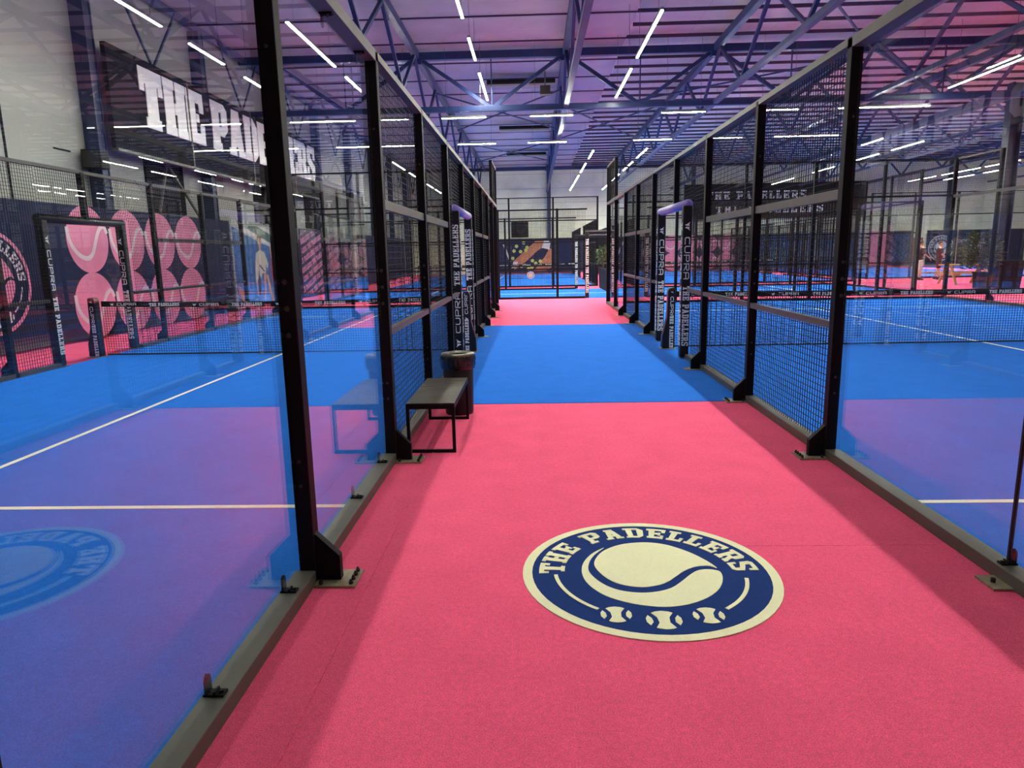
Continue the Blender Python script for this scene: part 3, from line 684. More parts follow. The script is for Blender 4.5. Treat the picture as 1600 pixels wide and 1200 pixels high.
class Fence:
    """line fence from origin along unit direction d (in X or Y), n = outward side"""
    def __init__(s, name, label, org, axis, length, n, group='court fences', cat='fence'):
        s.ax = axis; s.n = n; s.o = Vector(org)
        s.t = thing(name, label, cat, org, group)
        s.rz = 0 if axis == 'x' else PI/2
    def P(s, a, t, z):   # a along, t outward, z
        return (s.o.x + a, s.o.y + s.n*t, z) if s.ax == 'x' else (s.o.x + s.n*t, s.o.y + a, z)
    def box(s, mb, a0, a1, t0, t1, z0, z1):
        p, q = s.P(a0, t0, z0), s.P(a1, t1, z1)
        return mb.box(min(p[0], q[0]), max(p[0], q[0]), min(p[1], q[1]), max(p[1], q[1]), z0, z1)
    def cbox(s, name, m, a0, a1, t0, t1, z0, z1, bevel=0, parent=None):
        key = ('box', s.ax, s.n, round(a1-a0, 3), round(t0, 3), round(t1, 3), round(z1-z0, 3), m, bevel)
        def mk():
            mb = MB().use(m); o_ = s.o; s.o = Vector((0, 0, 0)); s.box(mb, 0, a1-a0, t0, t1, 0, z1-z0); s.o = o_
            return mb.build('tmp')
        me = cached(key, mk); o = inst(me, name, parent or s.t, s.P(a0, 0, z0))
        if bevel:
            b_ = o.modifiers.new('bevel', 'BEVEL'); b_.width = bevel; b_.segments = 2
        return o
    def post(s, a, h, foot=True, near=False, w=.08):
        p = s.cbox('post', 'black', a-w/2, a+w/2, -w, 0, 0, h, bevel=.005 if near else 0)
        if foot:
            key = ('gus', s.ax, s.n)
            def mk():
                mb = MB().use('black'); o_ = s.o; s.o = Vector((0, 0, 0))
                for da in (-.022, .016):
                    fn = lambda u, v, t: s.P(da + t, u, v)
                    mb.poly([(-.005, .012), (.115, .012), (.115, .135), (.0, .25), (-.005, .25)], fn, 0, .006)
                s.box(mb, -.022, .022, -.003, .115, .012, .02)
                fn = lambda u, v, t: s.P(-.022+t, u, v)
                mb.poly([(.115, .012), (.115, .135), (.0, .25), (-.005, .244), (.109, .131), (.109, .012)], fn, 0, .044)
                s.o = o_; return mb.build('tmp')
            inst(cached(key, mk), 'gusset', p, s.P(a, 0, 0), world=False).location = Vector(s.P(a, 0, 0)) - Vector(s.P(a-w/2, 0, 0))
            pl = s.cbox('base_plate', 'steel', a-.09, a+.09, .0, .20, 0, .012)
            if near:
                key = ('bolts', s.ax, s.n)
                def mk2():
                    mb = MB().use('bolt'); o_ = s.o; s.o = Vector((0, 0, 0))
                    for da, t in ((-.065, .175), (-.02, .175), (.025, .175), (.068, .175), (-.068, .03)):
                        q = s.P(da, t, .012); mb.tube(q, (q[0], q[1], .026), .011, 6); mb.tube(q, (q[0], q[1], .036), .006, 8)
                    s.o = o_; return mb.build('tmp')
                inst(cached(key, mk2), 'bolt', pl, world=False).location = Vector(s.P(a, 0, 0)) - Vector(s.P(a-.09, 0, 0))
        if near:
            for z in (.5, .62, 1.22, 1.34, 1.46, 2.45):
                mb = MB().use('bolt'); q = s.P(a-w/2, -.04, z); q2 = s.P(a-w/2-.008, -.04, z); mb.tube(q, q2, .012 if 1 < z < 2 else .008, 10); mb.build('post_screw', s.t)
        return p
    def rail(s, name, a0, a1, z, hgt=.05, dep=.045, m='greyrail', t0=None, bevel=0):
        t0 = -.04-dep/2 if t0 is None else t0
        return s.cbox(name, m, a0, a1, t0, t0+dep, z-hgt/2, z+hgt/2, bevel)
    def wire(s, a0, a1, z0, z1, t=-.02):
        me = wire_panel(a1-a0, z0, z1)
        return inst(me, 'mesh_panel', s.t, s.P(a0, t, 0), (0, 0, s.rz))
    def glass(s, a0, a1, z0=.03, z1=2.93, t=-.062):
        key = ('glass', round(a1-a0, 3), z0, z1)
        def mk():
            return MB().use('glass').box(0, a1-a0, -.005, .005, z0, z1).build('tmp')
        return inst(cached(key, mk), 'glass_pane', s.t, s.P(a0, t, 0), (0, 0, s.rz))
    def clip(s, a, z, up=1, small=False):
        key = ('clip', s.ax, s.n, up)
        def mk():
            mb = MB().use('black'); o_ = s.o; s.o = Vector((0, 0, 0))
            z0, z1 = (0, .008) if up > 0 else (-.008, 0)
            s.box(mb, -.02, .02, -.092, -.02, z0, z1)
            fn = lambda u, v, t: s.P(u, -.085 + t, v*up)
            mb.poly([(-.02, 0), (.02, 0), (.02, .055), (.014, .07), (0, .078), (-.014, .07), (-.02, .055)], fn, 0, .009)
            fn = lambda u, v, t: s.P(u, -.055 + t, v*up)
            mb.poly([(-.02, 0), (.02, 0), (.02, .018), (-.02, .018)], fn, 0, .007)
            q = s.P(0, -.033, 0); mb.tube(q, (q[0], q[1], .016*up), .008, 8)
            s.o = o_; return mb.build('tmp')
        return inst(cached(key, mk), 'glass_clip', s.t, s.P(a, 0, z))

def side_fence(name, label, x, n, near, glass_first, post2, detail):
    """20 m long side: glass, mesh, door gap at the net, mesh, glass"""
    F = Fence(name, label, (x, 0, 0), 'y', 20, n)
    for a in ([0, 2] if post2 else [0]) + [4, 6, 8]: F.post(a, 2.97, foot=a > 0, near=near and 0 < a <= 6)
    for a in (12, 14, 16): F.post(a, 2.97)
    if post2: F.post(18, 4.0)
    F.post(20, 4.0, foot=False)
    F.cbox('door_head_post', 'black', 9.96, 10.04, -.08, 0, 2.22, 2.95)
    # base beams and top rails
    for a0, a1, bb in ((.04, 1.96 if post2 else 3.96, 1), (2.04 if post2 else None, 3.96, 1), (4.04, 5.96, 0), (6.04, 7.96, 0), (8.04, 8.9, 0), (11.1, 11.96, 0), (12.04, 13.96, 0), (14.04, 15.96, 0), (16.04, 17.96 if post2 else 19.96, 1), (18.04 if post2 else None, 19.96, 1)):
        if a0 is None: continue
        F.cbox('base_beam', 'greyrail', a0, a1, -.10, 0, 0, .07, bevel=.004 if near and a1 < 8 else 0)
        if bb: F.cbox('top_beam', 'greyrail', a0-.08, a1+.08, -.10, .0, 2.90, 2.975, bevel=.004 if near else 0)
    F.cbox('top_rail', 'greyrail', 4.0, 16.0, -.07, 0, 2.925, 2.975)
    for a0, a1 in ((4.04, 5.96), (6.04, 7.96), (12.04, 13.96), (14.04, 15.96)):
        F.rail('mid_rail', a0, a1, 1.0, .05, .05, t0=-.055); F.rail('mid_rail', a0, a1, 1.94, .07, .04, t0=-.055)
        F.wire(a0, a1, .07, 2.93, t=-.07)
    for a0, a1 in ((8.04, 8.9), (11.1, 11.96)):
        F.rail('mid_rail', a0, a1, 1.0, .05, .05, t0=-.055); F.wire(a0, a1, .07, 2.93, t=-.07)
    F.wire(8.9, 9.96, 2.25, 2.93, t=-.07); F.wire(10.04, 11.1, 2.25, 2.93, t=-.07)
    for a0, a1 in ((.045, 1.99), (2.01, 3.955), (16.045, 17.99), (18.01, 19.955)): F.glass(a0, a1)
    if not post2 and near: F.cbox('glass_seam', 'blackm', 1.993, 2.007, -.068, -.054, .07, 2.90)
    if detail:
        for a in (1.0, 1.75, 2.98, 3.73) if post2 else (2.0,): F.clip(a, .07); F.clip(a, 2.90, -1)
    F.wire(18.0, 20.0, 3.0, 3.96, t=-.03)
    F.cbox('top_rail', 'greyrail', 18.0, 20.0, -.06, 0, 3.96, 4.0)
    if not post2: F.post(18, 4.0, foot=False) and None
    return F
FA = side_fence('court_fence', 'long black fence left of the walkway, glass first then wire mesh, bench beside it', -1.08, 1, True, True, True, True)
FB = side_fence('court_fence', 'long black fence right of the walkway with large seamed glass panes first', 2.18, -1, True, True, False, True)
# plate under the glass seam of the right fence
FB.cbox('base_plate', 'steel', 1.86, 2.0, .0, .09, 0, .012)
mb = MB().use('bolt'); mb.tube((2.13, 1.93, .012), (2.13, 1.93, .032), .011, 8); mb.build('bolt', FB.t)
FC = side_fence('court_fence', 'far long fence of the left court in front of the banner wall', -7.20, -1, False, True, True, False)
FD = side_fence('court_fence', 'far long fence of the right court beside the cafe area', 12.26, 1, False, True, True, False)

def end_fence(label, org, axis, L, n, top4=True, door=None, solid=True):
    """glass (or mesh when door) 3 m plus mesh to 4 m"""
    F = Fence('court_fence', label, org, axis, L, n)
    k = int(round(L/2)); st_ = L/k
    for i in range(k+1):
        a = i*st_
        if door and door[0]-.3 < a < door[1]+.3: continue
        F.post(a, 4.0 if top4 else 3.0, foot=False)
    segs = [(i*st_, (i+1)*st_) for i in range(k)]
    for a0, a1 in segs:
        if door and a0 < door[1]-.05 and a1 > door[0]+.05:
            a0c, a1c = a0, a1
            if a0 < door[0]: a1c = door[0]
            elif a1 > door[1]: a0c = door[1]
            else: continue
            if a1c - a0c < .1: continue
            a0, a1 = a0c, a1c
        F.cbox('base_beam', 'black', a0+.04, a1-.04, -.07, 0, 0, .07)
        F.cbox('top_rail', 'black', a0, a1, -.06, 0, 2.94, 2.99)
        if solid: F.glass(a0+.045, a1-.045, .07, 2.94, t=-.04)
        else:
            F.rail('mid_rail', a0+.04, a1-.04, 1.0, .04, .04, 'black'); F.rail('mid_rail', a0+.04, a1-.04, 1.97, .04, .04, 'black')
            F.wire(round(a0+.04, 2), round(a1-.04, 2), .07, 2.94, t=-.03)
        if top4:
            F.wire(round(a0+.04, 2), round(a1-.04, 2), 3.0, 3.96, t=-.03); F.cbox('top_rail', 'black', a0, a1, -.05, 0, 3.96, 4.0)
    return F
end_fence('glass end wall of the left court below a mesh strip', (-7.2, 20.0, 0), 'x', 6.04, 1)
end_fence('glass end wall of the right court below a mesh strip', (2.26, 20.0, 0), 'x', 9.92, 1)
end_fence('wire fence closing off the crosswise court at the end of the pink walkway', (-7.2, 22.7, 0), 'x', 20, -1, False, (9.0, 11.0), False)
end_fence('second wire fence along the far side of the crosswise court', (-7.2, 28.7, 0), 'x', 20, 1, False, (9.0, 11.0), False)
end_fence('glass left end of the crosswise court near the banner wall', (-7.2, 22.8, 0), 'y', 5.8, -1)
end_fence('glass right end of the crosswise court facing the cafe table', (12.8, 22.8, 0), 'y', 5.8, 1)
end_fence('tall glass and mesh end wall of the court straight ahead', (-7.1, 31, 0), 'x', 10, -1)
end_fence('right side mesh fence of the court straight ahead', (2.9, 31.1, 0), 'y', 19.8, 1, False, (8.9, 10.9), False)
end_fence('tall glass and mesh end wall of the far court behind the right fence', (4.5, 31, 0), 'x', 10, -1)
end_fence('left side mesh fence of the far court behind the right fence', (4.5, 31.1, 0), 'y', 19.8, -1, False, (8.9, 10.9), False)
end_fence('right side mesh fence of the far court behind the right fence', (14.5, 31.1, 0), 'y', 19.8, 1, False, (8.9, 10.9), False)
end_fence('tall glass and mesh end wall of the court behind the cafe people', (16, 33, 0), 'x', 10, -1)
end_fence('left side mesh fence of the court behind the cafe people', (16, 33.1, 0), 'y', 18.8, -1, False, None, False)
end_fence('tall glass and mesh end wall of the court at the extreme right', (27.6, 33, 0), 'x', 10, -1)

# ------------------------------------------------------------------ padded door frames and net posts
def vtext(mb, s, font, size, face, zc, down=True, sx=1.0, gap=1.4):
    """vertical lettering; face = (origin x, origin y, tangent, normal)"""
    ox, oy, tg, nm = face
    fn = lambda u, v, t: (ox + tg[0]*u + nm[0]*t, oy + tg[1]*u + nm[1]*t, v)
    text_on(mb, s, font, size, fn, 0, zc, 0, .003, rot=-PI/2 if down else PI/2, gap=gap, sx=sx)
def pad_frame(label, x, y0, y1, n, down, upper, lower, near=True, axis='y', head='vinyl'):
    """two padded uprights and a padded header around the door gap"""
    t = thing('padded_door_frame', label, 'door frame', (x, (y0+y1)/2, 0), 'padded door frames')
    for k, y in enumerate((y0, y1)):
        w = .065
        p = (MB().use('vinyl').box(x-w-.04, x+w-.04, y-w, y+w, .02, 2.18) if axis == 'y' else MB().use('vinyl').box(y-w, y+w, x-w, x+w, .02, 2.18)).build('upright_pad', t, bevel=.018)
        if axis == 'y': (MB().use('bolt').box(x-.09, x+.05, y-.09, y+.09, 0, .012)).build('foot_plate', t)
        mb = MB().use('padlet')
        if axis == 'y':
            faces = [(x-.04, y-w-.001, (1, 0), (0, -1))]
            xs = x-.04 + n*(w+.001); faces.append((xs, y, (0, n), (n, 0)))
        else: faces = [(y, x-w-.001, (1, 0), (0, -1))]
        if not near: faces = faces[1-k:2-k] if axis == 'y' else faces
        for f_ in faces:
            for wd, zc in ((upper, 1.55), (lower, .62)):
                if 'CUPRA' in wd: vtext(mb, wd, TECH, .075, f_, zc, down, sx=1.15, gap=2.2)
                else: vtext(mb, wd, SLAB, .095, f_, zc, down, sx=.82, gap=1.0)
        mb.build('lettering', p)
    if axis == 'y': MB().use(head).tube((x-.04, y0-.06, 2.20), (x-.04, y1+.06, 2.20), .065, 14).build('header_pad', t, smooth=True)
    else: MB().use('vinyl').tube((y0-.06, x, 2.20), (y1+.06, x, 2.20), .065, 14).build('header_pad', t, smooth=True)
    return t
pad_frame('black padded door frame in the right walkway fence, white lettering reading down', 2.22, 9, 11, -1, True, '* CUPRA', 'THE PADELLERS', head='padpurple')
pad_frame('black padded door frame in the left walkway fence above the bin, lettering reading up', -1.08, 9, 11, 1, False, 'THE PADELLERS', '* CUPRA', head='padpurple')
pad_frame('black padded door frame in the far fence of the left court', -7.16, 9, 11, 1, True, '* CUPRA', 'THE PADELLERS', near=False)
pad_frame('black padded door frame in the far fence of the right court', 12.26, 9, 11, -1, True, '* CUPRA', 'THE PADELLERS')
pad_frame('small padded door frame in the fence at the end of the walkway', 22.67, 1.8, 3.8, 1, True, 'THE PADELLERS', 'THE PADELLERS', axis='x')
pad_frame('small padded door frame in the second fence of the crosswise court', 28.7, 1.8, 3.8, 1, True, 'THE PADELLERS', 'THE PADELLERS', axis='x')

def net_post(label, x, y, n):
    """padded net post with a flared foot towards n"""
    t = thing('net_post', label, 'net post', (x, y, 0), 'padded net posts')
    fn = lambda u, v, tt: (x + n*u, y - .07 + tt, v)
    MB().use('vinyl').poly([(-.10, .02), (.105, .02), (.10, .22), (.03, .50), (.02, .93), (0, .98), (-.08, .98), (-.10, .93)], fn, .0, .14).build('pad', t, bevel=.015)
    MB().use('steel').box(x-.12, x+.12, y-.1, y+.1, 0, .014).build('foot_plate', t)
    MB().use('bolt').tube((x-n*.03, y-.09, .95), (x-n*.03, y+.09, .95), .03, 10).build('winder', t)
    mb = MB().use('padlet')
    f_ = (x-n*.04, y-.071, (1, 0), (0, -1))
    vtext(mb, '* CUPRA', TECH, .05, f_, .73, n < 0, gap=2); vtext(mb, 'THE PADELLERS', SLAB, .06, f_, .26, n < 0, sx=.8)
    mb.build('lettering', t)
net_post('black padded net post in the doorway right of the walkway', 2.14, 10, -1)
net_post('black padded net post in the doorway left of the walkway behind the bin', -1.05, 10, 1)
net_post('black padded net post at the far side of the left court', -7.25, 10, -1)
net_post('black padded net post at the far side of the right court', 12.35, 10, 1)

def make_net(label, x0, x1, y, period=1.62):
    L = x1-x0; t = thing('padel_net', label, 'net', ((x0+x1)/2, y, 0), 'padel nets')
    sag = lambda x: .90 - .045*math.sin(PI*(x-x0)/L)
    mb = MB().use('net'); h = .0024; step = .042
    n = int(L/step)
    for i in range(n+1):
        x = x0 + i*step; top = sag(x)-.03
        mb.add([(x-h, y-h, .03), (x+h, y-h, .03), (x+h, y+h, .03), (x-h, y+h, .03), (x-h, y-h, top), (x+h, y-h, top), (x+h, y+h, top), (x-h, y+h, top)], [(0,1,5,4),(1,2,6,5),(2,3,7,6),(3,0,4,7)])
    for k in range(20):
        z = .04 + k*step; N = 16
        for i in range(N):
            xa, xb = x0+L*i/N, x0+L*(i+1)/N; za, zb = [z*(sag(q)/.9) for q in (xa, xb)]
            mb.add([(xa, y-h, za-h), (xa, y+h, za-h), (xa, y+h, za+h), (xa, y-h, za+h), (xb, y-h, zb-h), (xb, y+h, zb-h), (xb, y+h, zb+h), (xb, y-h, zb+h)], [(0,1,5,4),(1,2,6,5),(2,3,7,6),(3,0,4,7)])
    mb.build('net_mesh', t)
    mb = MB().use('blackm'); N = 24
    for i in range(N):
        xa, xb = x0+L*i/N, x0+L*(i+1)/N; za, zb = sag(xa), sag(xb)
        mb.add([(xa, y-.012, za-.075), (xa, y+.012, za-.075), (xa, y+.012, za+.015), (xa, y-.012, za+.015), (xb, y-.012, zb-.075), (xb, y+.012, zb-.075), (xb, y+.012, zb+.015), (xb, y-.012, zb+.015)], [(0,1,5,4),(1,2,6,5),(2,3,7,6),(3,0,4,7)])
    tp = mb.build('net_tape', t)
    mb = MB().use('padlet'); x = x0+.15; k = 0
    fn = lambda u, v, tt: (u, y-.012-tt, v)
    while x < x1-.6:
        zc = sag(x+.25)-.03
        if k % 2 == 0: w = text_on(mb, '* CUPRA', TECH, .042, fn, x, zc-.021, 0, .002, center=False, gap=2.4, sx=1.1); x += w+.22
        else: w = text_on(mb, 'THE PADELLERS', SLAB, .052, fn, x, zc-.026, 0, .002, center=False, gap=.9, sx=.88); x += w+.22
        k += 1
    mb.build('lettering', tp)
    MB().use('blackm').tube((x0, y, .03), (x1, y, .03), .012, 6).build('bottom_cord', t)
    return t
make_net('black padel net across the left court with printed tape', -7.14, -1.16, 10.1)
make_net('black padel net across the right court with printed tape', 2.25, 12.22, 10.1)
make_net('distant black padel net on the court straight ahead', -7.0, 2.8, 41)
make_net('distant black padel net on the far court behind the right fence', 4.6, 14.4, 41)
t = thing('padel_net', 'black padel net seen end on across the crosswise court', 'net', (2.8, 25.7, 0), 'padel nets')
mb = MB().use('net')
for i in range(140): mb.box(2.798, 2.802, 22.8+i*.0415, 22.8+i*.0415+.003, .03, .84)
for k in range(20): mb.box(2.798, 2.802, 22.8, 28.6, .05+k*.042, .053+k*.042)
mb.build('net_mesh', t); MB().use('blackm').box(2.788, 2.812, 22.8, 28.6, .82, .91).build('net_tape', t)
o = thing('round_sign', 'small white round disc on the glass of the court straight ahead', 'sign', (-.15, 30.9, .55))
fr = lambda u, v, tt: (-.15+u, 30.9-tt, .55+v)
MB().use('bwhite').poly(circ(0, 0, .17, 32), fr, -.003, .002).build('disc', o); mb = MB().use('pblue'); ring(mb, fr, 0, 0, .11, .13, .002, .004); mb.build('disc_ring', o)

# ------------------------------------------------------------------ bench and bin
bn = thing('bench', 'dark metal slatted bench standing against the left fence', 'bench', (-.83, 4.78, 0))
X0, X1, Y0, Y1, H = -1.035, -.645, 4.20, 5.36, .405
for y in (Y0+.0125, Y1-.0125):
    for x in (X0+.0125, X1-.0125): MB().use('black').box(x-.0125, x+.0125, y-.0125, y+.0125, 0, H-.045).build('leg', bn)
    MB().use('black').box(X0+.025, X1-.025, y-.0125, y+.0125, 0, .025).build('foot_bar', bn)
mb = MB().use('black'); mb.box(X0, X1, Y0, Y0+.03, H-.045, H-.005).box(X0, X1, Y1-.03, Y1, H-.045, H-.005).box(X0, X0+.03, Y0+.03, Y1-.03, H-.045, H-.005).box(X1-.03, X1, Y0+.03, Y1-.03, H-.045, H-.005)
mb.build('seat_frame', bn)
sl = None
n = 22; dy = (Y1-Y0-.02)/n
for i in range(n):
    y = Y0+.01+i*dy
    if sl is None: sl = MB().use('slat').box(X0+.004, X1-.004, 0, dy-.019, -.003, .003).build('seat_slat', bn, local=True); sl.location = Vector((0, y, H)) - WL[bn.name]; sl_m = sl.data
    else: q = bpy.data.objects.new('seat_slat', sl_m); COL.objects.link(q); q.parent = bn; q.location = Vector((0, y, H)) - WL[bn.name]
bi = thing('litter_bin', 'round black litter bin with bag and metal rim beside the bench', 'bin', (-.765, 5.62, 0))
def lathe(mb, cx, cy, prof, n=40, wob=0):
    rows = []
    for k, (r, z) in enumerate(prof):
        rows.append([(cx+(r+(random.uniform(-wob, wob) if wob else 0))*math.cos(2*PI*i/n), cy+(r+(random.uniform(-wob, wob) if wob else 0))*math.sin(2*PI*i/n), z) for i in range(n)])
    vs = [v for r in rows for v in r]; fs = []
    for k in range(len(prof)-1):
        for i in range(n): fs.append((k*n+i, k*n+(i+1) % n, (k+1)*n+(i+1) % n, (k+1)*n+i))
    mb.add(vs, fs); return mb
cx, cy = -.765, 5.62
lathe(MB().use('bin'), cx, cy, [(.0, 0), (.135, 0), (.14, .02), (.155, .58), (.15, .585), (.13, .03), (0, .03)]).build('bin_body', bi, smooth=True)
lathe(MB().use('bag'), cx, cy, [(.140, .575), (.158, .60), (.167, .585), (.172, .56), (.173, .54), (.172, .52), (.171, .50), (.167, .48), (.163, .465), (.158, .455)], 90, .0055).build('bin_bag', bi, smooth=True)
lathe(MB().use('lid'), cx, cy, [(.085, .592), (.09, .606), (.13, .612), (.164, .606), (.168, .596), (.166, .583), (.150, .583), (.10, .590), (.085, .592)]).build('bin_rim', bi, smooth=True)

# ------------------------------------------------------------------ lamps
LM = {}
def lamp(x0, x1, y0, y1, label, group, z=5.8):
    """slim tube fitting along X or Y hung on two cables"""
    along = 'y' if abs(y1-y0) > abs(x1-x0) else 'x'
    L = round(abs(y1-y0) if along == 'y' else abs(x1-x0), 2)
    c = Vector(((x0+x1)/2, (y0+y1)/2, z)); t = thing('tube_lamp', label, 'lamp', c, group)
    t.rotation_euler = (0, 0, PI/2 if along == 'y' else 0)
    if (L, z, y1 > 20.5, x0 < 2.86) not in LM:
        h = MB().use('housing').box(-L/2, L/2, -.034, .034, .0, .055).box(-L/2, L/2, -.034, -.028, -.014, 0).box(-L/2, L/2, .028, .034, -.014, 0).build('housing', None)
        d = MB().use('tubeb' if y1 > 20.5 else 'tube').box(-L/2+.02, L/2-.02, -.026, .026, -.022, .0).build('diffuser', None)
        s = MB().use('cable').box(-.004, .004, -.004, .004, .055, (7.864 if x0 < 2.86 else 8.0)-z-.001).build('cable', None)
        LM[L, z, y1 > 20.5, x0 < 2.86] = (h.data, d.data, s.data)
        for o in (h, d, s): bpy.data.objects.remove(o)
    h, d, s = LM[L, z, y1 > 20.5, x0 < 2.86]
    for nm, me, loc in (('housing', h, (0, 0, 0)), ('diffuser', d, (0, 0, 0)), ('suspension_cable', s, (L*.38, 0, 0)), ('suspension_cable', s, (-L*.38, 0, 0))):
        o = bpy.data.objects.new(nm, me); COL.objects.link(o); o.parent = t; o.location = loc
    return t
ORD = ['nearest', 'second', 'third', 'fourth', 'fifth', 'sixth', 'seventh', 'eighth', 'ninth', 'tenth', 'eleventh', 'twelfth', 'thirteenth', 'fourteenth']
def row_y(x, spans, where, group, z=6.2):
    if spans[0][0] > 20: z = 5.8
    k = (z-1.5703)/4.2297
    for i, (a, b_) in enumerate(spans): lamp(x*k, x*k, -1.149+(a+1.149)*k, -1.149+(b_+1.149)*k, 'white tube lamp %s, %s in its row' % (where, ORD[i]), group, z)
def row_x(y, spans, where, group):
    for i, (a, b_) in enumerate(spans): lamp(a, b_, y, y, 'white tube lamp %s, %s from the left' % (where, ORD[i]), group)
row_y(-1.24, [(1.5, 3.2), (4.6, 6.2), (7.6, 9.2), (10.9, 12.47), (13.65, 15.3), (16.4, 19.4)], 'over the left walkway fence', 'lamps over the left fence', 6.8)  # nearest spans of the court rows: out of view, added to light the floor
row_y(2.36, [(1.2, 3.2), (4.4, 7.0), (8.3, 11.3), (12.36, 15.47), (16.4, 19.5)], 'over the right walkway fence', 'lamps over the right fence')
row_y(-6.8, [(1.4, 4.0), (5.6, 8.2), (9.4, 12.4), (13.45, 15.03), (16.16, 17.3)], 'over the far edge of the left court', 'lamps over the far side of the left court', 5.9)
row_y(11.45, [(1.4, 4.2), (5.6, 8.2), (9.2, 12.0), (13.0, 15.4), (16.4, 19.4)], 'over the far edge of the right court', 'lamps over the far side of the right court')
row_x(21.84, [(-6.9, -5.6), (-4.8, -3.9), (-2.86, -1.44), (-.06, 1.3), (4.05, 5.43), (7.0, 8.3), (9.5, 12.3)], 'in the crosswise row just under the cross truss', 'lamps under the cross truss')
row_x(27.2, [(-7.4, -4.5), (-2.92, -1.42), (-.16, 1.34), (3.93, 5.43), (6.97, 8.12), (9.36, 11.8)], 'in the second crosswise row behind the truss', 'lamps of the second crosswise row')
row_y(2.6, [(29.8, 32.3), (34.2, 38), (39.6, 43.6), (44.6, 49)], 'over the right edge of court straight ahead', 'far lamps straight ahead')
row_y(4.85, [(29.6, 32.6), (34, 37.6), (39.4, 43), (45, 49)], 'over the gap beside court straight ahead', 'far lamps beside the gap')
row_y(-6.45, [(32, 35), (36.4, 40), (42, 45), (46.4, 49)], 'over the left edge of court straight ahead', 'far lamps near the left wall')
row_y(14.05, [(28.4, 30.2), (33.2, 36), (37.4, 40.3), (41.3, 43.9), (45, 49)], 'over the right edge of far right court', 'far lamps right')
row_y(16.2, [(29.4, 32), (33.2, 36), (38, 41), (44, 48)], 'over the left edge of court behind cafe', 'far lamps behind the cafe')
row_y(25.3, [(37.1, 39.9), (40.4, 44.1), (44.8, 48)], 'over the right edge of court behind cafe', 'far lamps at the right')
row_y(27.4, [(40.9, 43.4), (44.4, 47.6)], 'over the extreme right court', 'far lamps at the extreme right')

row_y(20.5, [(12, 15), (16, 19), (20, 23), (24, 27)], 'added out of view to light the cafe floor', 'added lamps above the cafe')  # unseen row, added only to brighten the cafe side
row_y(26, [(14, 17), (18, 21), (24, 27), (28, 31)], 'added out of view over the cafe side court', 'added lamps right of the cafe')  # second added row outside the frame, more light for the cafe side
# ------------------------------------------------------------------ cafe area: table, planters, plants
t = thing('picnic_table', 'pine picnic table with attached benches on the pink floor', 'table', (17.1, 27.3, 0))
xa, xb, yc = 16.3, 18.0, 27.3
for k in range(4): MB().use('wood').box(xa, xb, yc-.38+k*.19, yc-.38+k*.19+.17, .74, .785).build('top_board', t)
for s in (-1, 1):
    MB().use('wood').box(xa-.55, xb+.35, yc+s*.72-.14, yc+s*.72+.14, .43, .475).build('bench_board', t)
for x in (xa+.2, xb-.2):
    for s in (-1, 1): MB().use('wood').bar((x, yc+s*.15, .74), (x, yc+s*.62, .0), .09, .05).build('leg', t)
    MB().use('wood').box(x-.03, x+.03, yc-.8, yc+.8, .36, .43).build('cross_bar', t)
def planter(label, x, y, w, h, plant=None):
    t = thing('planter', label, 'planter', (x, y, 0))
    fs = w*.86
    vs = [(x-fs/2,y-fs/2,0),(x+fs/2,y-fs/2,0),(x+fs/2,y+fs/2,0),(x-fs/2,y+fs/2,0),(x-w/2,y-w/2,h),(x+w/2,y-w/2,h),(x+w/2,y+w/2,h),(x-w/2,y+w/2,h)]
    MB().use('pot').add(vs, [(0,3,2,1),(4,5,6,7),(0,1,5,4),(1,2,6,5),(2,3,7,6),(3,0,4,7)]).build('pot_body', t, bevel=.015)
    mb = MB().use('pot')
    for a in ((x-w/2-.015, x+w/2+.015, y-w/2-.015, y-w/2+.03), (x-w/2-.015, x+w/2+.015, y+w/2-.03, y+w/2+.015), (x-w/2-.015, x-w/2+.03, y-w/2, y+w/2), (x+w/2-.03, x+w/2+.015, y-w/2, y+w/2)): mb.box(*a, h-.03, h+.02)
    mb.build('pot_rim', t)
    MB().use('soil').box(x-w/2+.03, x+w/2-.03, y-w/2+.03, y+w/2-.03, h, h+.008).build('soil', t)
    return t
def shrub(label, x, y, z0, z1, r, n, m='leaf', ls=.14):
    t = thing('potted_shrub', label, 'plant', (x, y, z0))
    mb = MB().use('stem')
    for k in range(7):
        a = random.random()*2*PI; rr = r*.6*random.random(); mb.tube((x+.03*math.cos(a), y+.03*math.sin(a), z0), (x+rr*math.cos(a), y+rr*math.sin(a), z0+(z1-z0)*random.uniform(.5, .9)), .012, 5, .004)
    mb.build('stem', t)
    mb = MB().use(m)
    for k in range(n):
        u = random.random(); zz = z0+.12+(z1-z0-.12)*u; rad = r*(.35+.65*math.sin(PI*min(1, .18+.75*u)))*math.sqrt(random.random())
        a = random.random()*2*PI; p = Vector((x+rad*math.cos(a), y+rad*math.sin(a), zz))
        d = Vector((math.cos(a)+random.uniform(-.7, .7), math.sin(a)+random.uniform(-.7, .7), random.uniform(-.3, .9))).normalized()
        s = d.cross(Vector((random.uniform(-1, 1), random.uniform(-1, 1), random.uniform(-1, 1)))).normalized(); L = ls*random.uniform(.6, 1.2); w = L*.22
        up = d.cross(s)*L*.08
        mb.add([p, p+d*L*.5+s*w+up, p+d*L, p+d*L*.5-s*w+up, p+d*L*.5-up], [(0, 1, 4), (1, 2, 4), (2, 3, 4), (3, 0, 4)])
    mb.build('foliage', t); return t
planter('large square black planter at the right before the blue column', 16.8, 24.3, .74, .95)
planter('smaller dark square planter holding a shrub right of the cafe table', 15.95, 24.3, .42, .56)
shrub('broad dark green shrub in the smaller planter beside the cafe table', 15.85, 24.3, .56, 1.95, .62, 700, 'leafd', .2)
